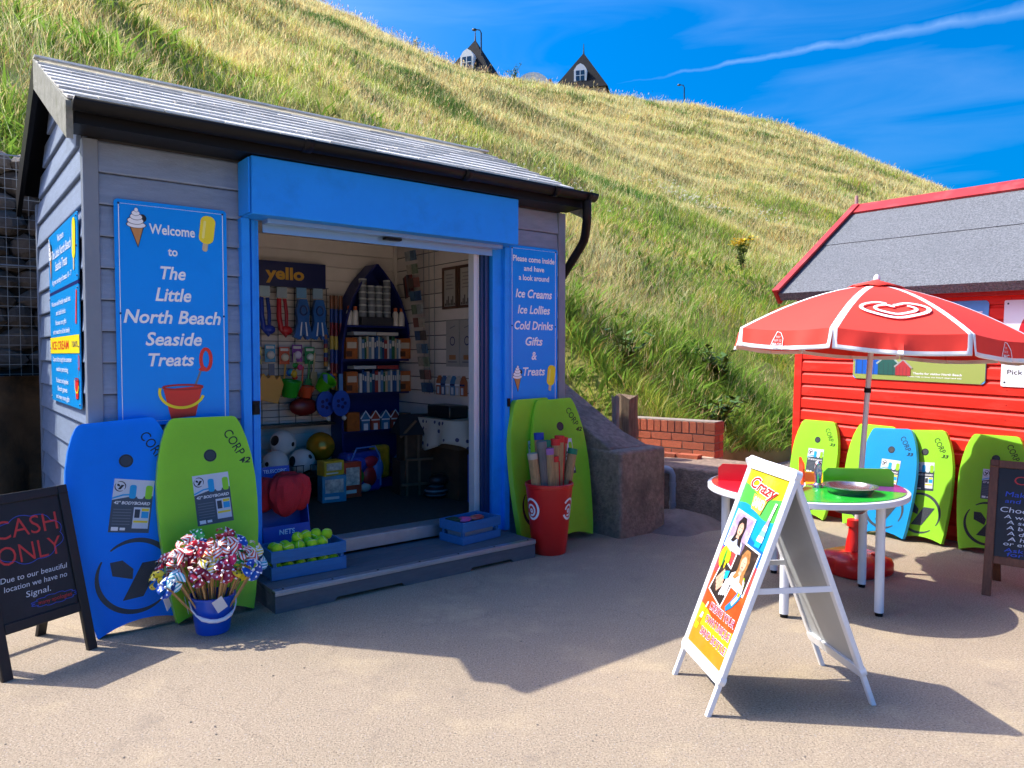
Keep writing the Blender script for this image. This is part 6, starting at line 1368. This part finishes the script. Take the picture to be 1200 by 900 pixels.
# books
ORD = 'first second third fourth fifth sixth seventh eighth ninth tenth eleventh twelfth thirteenth fourteenth fifteenth sixteenth seventeenth eighteenth nineteenth twentieth'.split()
rn = random.Random(12); BCOL = ['#2a5f9c', '#c9c4bb', '#3b7f8c', '#1f3f6f', '#9c3a35', '#d8d4cc', '#5a86b0', '#2e6a4a', '#c7b28a', '#6d8fa6', '#e0ddd6', '#274f86']
bk0 = None
for k in (1, 2):
    x = -.20
    i = 0
    while x < .22:
        w = rn.uniform(.018, .034); h = rn.uniform(.17, .21); s, z = onshelf(k, x + w/2)
        m_ = MB(); cm = PK('book_%s' % BCOL[(i + 5*k) % 12][1:], BCOL[(i + 5*k) % 12]); m_.box(-w/2 + .001, w/2 - .001, -.07, .07, 0, h, cm); m_.box(-w/2 + .004, w/2 - .004, -.0705, -.07, h*.55, h*.8, PK('booktitle', '#d9d6cc'))
        single(m_, 'book', '%s upright book from the left on the %s book shelf' % (ORD[min(i, 19)], 'upper' if k == 1 else 'lower'), 'book', s, SQ + .02, z, group='upright books on the %s shelf' % ('upper' if k == 1 else 'lower'), smooth=False); x += w; i += 1
    for j, (x, c, lab) in enumerate([(-.15, '#b9c2c8' if k == 1 else '#c2c6c4', 'left'), (.08, '#cfcac2' if k == 1 else '#a8403c', 'right')]):
        s, z = onshelf(k, x); single(MB().box(-.11, .11, -.07, .07, 0, .03), 'book', 'book lying flat across the %s end of the %s book row' % (lab, 'upper' if k == 1 else 'lower'), 'book', s, SQ + .0, z + .213, PK('flat_' + c[1:], c), smooth=False)
    for x, lab in ((-.27, 'left'), (.275, 'right')):
        s, z = onshelf(k, x); m_ = MB(); m_.box(-.055, .055, -.05, .05, 0, .19, PK('box_orange', '#b8642a', var=.25, scale=18)); m_.box(-.045, .045, -.0512, -.05, .095, .15, PK('box_pale', '#d6c6ae')); m_.box(-.055, -.0, -.0516, -.0505, .02, .07, PK('box_brown', '#5a3420'))
        single(m_, 'snack_box', 'orange snack box at the %s end of the %s book shelf' % (lab, 'upper' if k == 1 else 'lower'), 'box', s, SQ, z, smooth=False)
# little beach hut ornaments on the fourth shelf
for i, (x, c) in enumerate(((-.13, '#3f78a8'), (-.03, '#b5543a'), (.075, '#4583b4'), (.175, '#a84a38'))):
    s, z = onshelf(3, x); o = inside('hut_ornament', ('%s painted wooden hut ornament, %s on the fourth shelf' % (['blue', 'red', 'blue', 'red'][i], ['leftmost', 'second', 'third', 'fourth'][i])), 'ornament', s, SQ, z, group='hut ornaments')
    m_ = MB(); m_.prism([(-.042, 0), (.042, 0), (.042, .11), (0, .165), (-.042, .11)], -.03, .03); m_.build('body', o, PK('hut_' + c[1:], c)); m_ = MB(); m_.box(-.02, .02, -.034, -.0305, 0, .06, WHITE); m_.box(-.042, .042, -.034, -.0305, .085, .097, WHITE); m_.stroke([(-.05, .105), (0, .175), (.05, .105)], .014, -.033, WHITE); m_.build('trim', o)
s, z = onshelf(3, -.26); single(MB().box(-.06, .06, -.05, .05, 0, .17), 'snack_box', 'orange patterned box left of the hut ornaments', 'box', s, SQ, z, PK('box_orange', '#b8642a', var=.25, scale=18), smooth=False)
s, z = onshelf(3, .27); single(MB().box(-.05, .06, -.05, .05, 0, .14), 'snack_box', 'striped orange box right of the hut ornaments', 'box', s, SQ, z, PK('box_orange2', '#a8643a', var=.4, scale=30), smooth=False)
# beach toy bag, snack bags
o = inside('toy_bag', 'clear bag of red, blue and green beach toys on the kiosk floor', 'toy bag', 1.50, 1.5, FZ, .2)
MB().box(-.19, .19, -.08, .08, 0, .36).build('bag', o, PK('toybagblue', '#2340a0', var=.3, scale=9), bevel=.04, seg=3)
for i, (x, z, c, sx, sz) in enumerate(((-.08, .26, '#3c58c8', .1, .06), (.06, .27, '#c02a44', .09, .05), (-.1, .15, '#2c8f3c', .09, .08), (.05, .14, '#b82c2c', .08, .09), (.14, .2, '#3a7ac8', .06, .1), (.0, .05, '#d8d2c8', .06, .04))):
    m_ = MB().sphere((x, -.075, z), 1, None, 12, 8, (sx, .035, sz)); m_.build('toy', o, PK('toy_' + c[1:], c))
MB().tube([(-.15, -.09, .02), (-.16, -.095, .3), (-.1, -.09, .4), (.1, -.09, .4), (.15, -.095, .3), (.16, -.09, .05)], .008, 6).build('cord', o, PK('cord', '#5a8ad8'))
single(MB().box(-.09, .09, -.05, .05, 0, .3), 'snack_bag', 'yellow snack bag beside the bag of beach toys', 'bag', 1.78, 1.66, FZ + .08, PK('yellowbag', '#c9a428', var=.35, scale=14), bevel=.03); single(MB().box(-.2, .2, -.08, .08, 0, .08), 'low_plinth', 'dark blue plinth under the yellow snack bag', 'plinth', 1.78, 1.68, FZ, BOATC)
# wooden house model
WD = M('driftwood', '#6b5540', .85, var=.35, scale=9, bump=.4, bscale=40); WDD = M('dark_house_roof', '#23242a', .8, var=.2, scale=10)
o = inside('model_house', 'rustic two storey wooden model house with dark roof on the floor', 'model house', 1.86, 1.18, FZ, R(-12))
MB().box(-.16, .16, -.12, .12, 0, .30).build('lower_storey', o, M('model_dark', '#3a2f26', .9, var=.3, scale=9)); MB().box(-.12, .18, -.1, .12, .3005, .53).build('upper_storey', o, M('model_brown', '#4a3626', .9, var=.3, scale=9))
m_ = MB(); m_.add([(-.17, -.14, .52), (.23, -.14, .52), (.23, .15, .52), (-.17, .15, .52), (-.13, .0, .69), (.2, .0, .69)], [(0, 1, 5, 4), (2, 3, 4, 5), (3, 0, 4), (1, 2, 5), (3, 2, 1, 0)]); m_.build('roof', o, WDD, smooth=False)
for x in (-.11, .0, .14):
    MB().bar((x, -.115, .3), (x, -.115, .52), .02, .02, up=(0, 1, 0)).build('post', o, WD); MB().bar((x, -.135, 0), (x, -.135, .3), .02, .02, up=(0, 1, 0)).build('post', o, WD)
MB().bar((-.16, -.118, .5), (-.02, -.118, .64), .02, .02, up=(0, 1, 0)).bar((-.12, -.14, .31), (.16, -.14, .31), .02, .02).bar((-.16, -.15, .1), (.16, -.15, .1), .02, .02).build('railing', o, WD)
# covered table
o = inside('display_table', 'small table under a pale patterned cloth at the right of the doorway', 'table', 1.95, .62, FZ)
MB().box(0, .19, 0, .5, .0, .42).build('crate_base', o, M('brown_crate', '#4f3826', .85, var=.3, scale=8)); MB().box(-.02, .195, -.02, .52, .42, .63).build('table_box', o, M('brown_box2', '#6a5644', .85))
CL = pattern_mat('patterned_cloth', 'dots', '#c9c5b4', '#4a4a6a', 16, .7, .28)
m_ = MB(); n1 = 22; v = []
for j in range(8):
    for i in range(n1):
        t_ = i/(n1-1); zz = .66 - max(0, j-1)*.038*(1 + .2*math.sin(t_*9)); off = .03 + .012*j*abs(math.sin(t_*14)) if j else -.04
        if t_ < .45: v.append((.195 - t_/.45*.235 - 0, -.022 - off, zz))
        else: v.append((-.04 - off*.6, -.05 + (t_ - .45)/.55*.6, zz))
m_.add(v, [(j*n1+i, (j+1)*n1+i, (j+1)*n1+i+1, j*n1+i+1) for j in range(7) for i in range(n1-1)]); m_.box(-.03, .197, -.03, .53, .635, .662); cl_ = m_.build('tablecloth', None, CL, ang=60); cl_.location = W(1.95, .62, FZ); cl_.rotation_euler = (0, 0, RS); tag(cl_, 'pale cloth with dark motifs draped over the table in the doorway', 'tablecloth')
cl_.modifiers.new('thick', 'SOLIDIFY').thickness = .003
single(MB().box(0, .2, 0, .35, 0, .11), 'black_case', 'black case on top of the cloth covered table', 'case', 1.945, .75, FZ + .6635, PK('case', '#101114'), bevel=.015)
single(MB().box(0, .16, 0, .03, 0, .4).box(.0, .16, -.06, -.001, 0, .16), 'blue_chair', 'blue folded plastic chair at the right of the doorway', 'chair', 1.97, .5, FZ, PK('chairblue', '#1c4fc0', rough=.4), bevel=.014)
single(MB().sphere((0, 0, 0), 1, None, 18, 10, (.11, .09, .06)), 'dark_bag', 'dark striped bag lying on the floor before the table', 'bag', 1.88, .85, FZ + .055, pattern_mat('bag_stripe', 'bands', '#16181c', '#6f7880', 9, .5, .7)); single(MB().sphere((0, 0, 0), 1, None, 18, 10, (.1, .08, .05)), 'dark_bag', 'flat dark bag on top of the striped bag', 'bag', 1.9, .84, FZ + .155, PK('bagdark', '#1b1e24'))
# right wall: frames, plaques, card rack
RW = R(-90)
def rwall(name, label, cat, q, z): return empty(name, label, cat, W(2.134, q, z), (0, 0, RS + RW))
FRM = M('picture_frame_wood', '#5b4032', .6, var=.2, scale=10)
for q, lab in ((1.12, 'brown framed seaside print on the right wall, left of the pair'), (.87, 'brown framed seaside print on the right wall, right of the pair')):
    o = rwall('framed_print', lab, 'picture', q, 1.80); w, h = .23, .36
    MB().box(0, w, -.018, 0, 0, .022).box(0, w, -.018, 0, h - .022, h).box(0, .022, -.018, 0, .0225, h - .0225).box(w - .022, w, -.018, 0, .0225, h - .0225).build('frame', o, FRM); m_ = MB(); m_.box(.0225, w - .0225, -.008, -.001, .0225, h - .0225, PK('printpaper', '#b9b6ae'))
    for k in range(7): m_.box(.035 + k*.023, .05 + k*.023, -.0095, -.008, .03, .05 + .03*((k*7) % 3), PK('printdark', '#4a4744'))
    for k in range(5): m_.box(.05 + .01*(k % 2), w - .06 - .015*(k % 3), -.0095, -.008, .17 + k*.03, .18 + k*.03, PK('printgrey', '#8d8a86'))
    m_.build('print', o)
for q, lab in ((1.06, 'pale anchor plaque on the right wall, left of the pair'), (.84, 'pale anchor plaque on the right wall, right of the pair')):
    o = rwall('wall_plaque', lab, 'plaque', q, 1.30); m_ = MB(); m_.box(0, .2, -.015, 0, 0, .4, PK('plaque', '#b2b0aa')); m_.stroke(ell(.1, .22, .035, n=16), .01, -.016, NAVY, True); m_.box(.05, .15, -.017, -.0155, .06, .1, PK('plaqueorange', '#b07a4a')); m_.stroke([(.03, .04), (.17, .04)], .01, -.016, GREYP); m_.stroke([(.06, .33), (.14, .35)], .008, -.016, GREYP); m_.build('panel', o)
o = rwall('hut_plaque', 'row of small painted huts as a wall plaque on the right wall', 'plaque', 1.2, 1.05)
for k in range(6):
    m_ = MB(); x = k*.075; c = ['#b5643a', '#4a6a9a', '#c8c4ba', '#4583b4', '#c8c4ba', '#b5643a'][k]; m_.prism([(x, 0), (x + .07, 0), (x + .07, .12), (x + .035, .17), (x, .12)], -.03, 0, PK('hp_' + c[1:], c)); m_.box(x + .02, x + .05, -.034, -.0305, .01, .07, PALE); m_.box(x, x + .07, -.034, -.0305, .085, .1, NAVY if k % 2 else WHITE); m_.build('painted_hut', o)
o = rwall('card_rack', 'narrow wire rack of postcards and keyrings on the right wall', 'card rack', 1.42, 1.05)
MB().tube([(.0, -.02, 0), (0, -.02, 1.3)], .003, 5).tube([(.09, -.02, 0), (.09, -.02, 1.3)], .003, 5).tube([(.18, -.02, 0), (.18, -.02, 1.3)], .003, 5).build('wires', o, WIRE)
rn = random.Random(3)
for r_ in range(11):
    for c_ in range(2):
        z = .02 + r_*.118; c = ['#4a6a86', '#8a5a50', '#9aa0a0', '#5a4a44', '#7a8a70', '#33507a', '#b0a898'][(r_*3 + c_*5) % 7]
        MB().box(.005 + c_*.09, .085 + c_*.09, -.045, -.03, z, z + .085).build('postcard', o, PK('pc_' + c[1:], c, var=.35, scale=25), rot=(R(8), 0, 0))
o = rwall('leaflet_rack', 'slanted rack of leaflets high in the far right corner', 'leaflets', 1.74, 1.93)
for k in range(5): MB().box(k*.045, k*.045 + .04, -.03 - .01*k, -.02 - .01*k, 0, .2).build('leaflet', o, PK(['lf1', 'lf2', 'lf3'][k % 3], ['#3a3a44', '#8a4a48', '#6a6a70'][k % 3]), rot=(0, R(-12), 0))

# more stock: card packs, net bags, boxed toys
for i, (s, z, c1, c2, lab) in enumerate([(.74, 1.40, '#d8c030', '#2a6fc0', 'yellow card pack at the left end of the middle grid row'), (.86, 1.42, '#3aa0c8', '#e8e4da', 'pale blue card pack in the middle grid row'), (.985, 1.40, '#d85a2a', '#f0e0c0', 'orange card pack above the green toy bucket'), (1.10, 1.42, '#8a3aa0', '#e4d8ea', 'purple card pack in the middle grid row'), (1.215, 1.40, '#2a9a58', '#e0ead8', 'green card pack below the blue swim fins')]):
    o = inside('card_pack', lab, 'toy pack', s, 1.885, z, group='card packs on the wire grid')
    MB().box(-.045, .045, -.006, 0, -.08, .07).build('backing_card', o, PK('pkc_' + c1[1:], c1, var=.2, scale=30)); MB().sphere((0, -.02, -.02), .035, None, 12, 8, (1, .6, 1)).build('toy', o, PK('pkt_' + c2[1:], c2)); MB().box(-.035, .035, -.0075, -.0062, .035, .058).build('printed_band', o, PK('pkb', '#e6e2d8'))
rn = random.Random(8)
for i, (s, z, lab) in enumerate([(.73, 1.18, 'net bag of mixed sand moulds at the far left of the grid'), (1.05, 1.27, 'net bag of mixed sand moulds above the orange toy bucket'), (1.36, 1.2, 'net bag of mixed sand moulds beside the striped poles')]):
    o = inside('net_bag', lab, 'net bag', s, 1.83, z, group='net bags of sand moulds')
    for k in range(7):
        c1 = ['#d8412a', '#e8c02a', '#2a6fd0', '#3aa84a', '#d84a8a', '#e8822a', '#38a8c8'][(k + i*2) % 7]; MB().sphere((rn.uniform(-.05, .05), rn.uniform(-.05, 0), rn.uniform(-.1, .06)), rn.uniform(.024, .038), None, 10, 7, (1, .8, rn.uniform(.7, 1.2))).build('mould', o, PK('mould_' + c1[1:], c1))
    MB().tube([(0, -.02, .06), (0, .0, .15)], [.02, .004], 8).build('net_top', o, PK('nettop', '#c8c4b4'))
for i, (s, q, w, d, h, c1, lab) in enumerate([(1.14, 1.28, .2, .14, .22, '#1f8fb0', 'teal boxed toy standing in front of the wire bin'), (1.34, 1.36, .16, .12, .3, '#c8462a', 'tall red boxed toy between the wire bin and toy bag'), (1.12, 1.26, .18, .12, .12, '#d8b42a', 'yellow boxed toy on top of the teal one')]):
    o = inside('boxed_toy', lab, 'boxed toy', s, q, FZ + (.2205 if i == 2 else 0), R(-8 + 7*i), group='boxed toys on the kiosk floor'); MB().box(-w/2, w/2, -d/2, d/2, 0, h).build('box', o, PK('btx_' + c1[1:], c1, var=.25, scale=14), bevel=.003); MB().box(-w*.38, w*.38, -d/2 - .0015, -d/2 - .0002, h*.35, h*.85).build('picture', o, PK('btp', '#cfc8b8', var=.5, scale=28)); MB().box(-w*.4, w*.2, -d/2 - .0015, -d/2 - .0002, h*.12, h*.22).build('printed_band', o, PK('pkb', '#e6e2d8'))
for i, (x, c1, lab) in enumerate([(-.24, '#c8a83a', 'yellow soft toy on the bottom shelf of the boat bookcase'), (.0, '#b84a5a', 'pink soft toy on the bottom shelf of the boat bookcase'), (.24, '#4a7ab0', 'blue soft toy on the bottom shelf of the boat bookcase')]):
    s, z = onshelf(4, x); o = inside('soft_toy', lab, 'soft toy', s, SQ, z, group='soft toys on the bottom shelf'); MB().sphere((0, 0, .065), .065, None, 14, 9).build('body', o, PK('soft_' + c1[1:], c1, rough=.9)); hd_ = MB().sphere((0, -.02, .155), .045, None, 12, 8).build('head', o, PK('soft_' + c1[1:], c1, rough=.9))
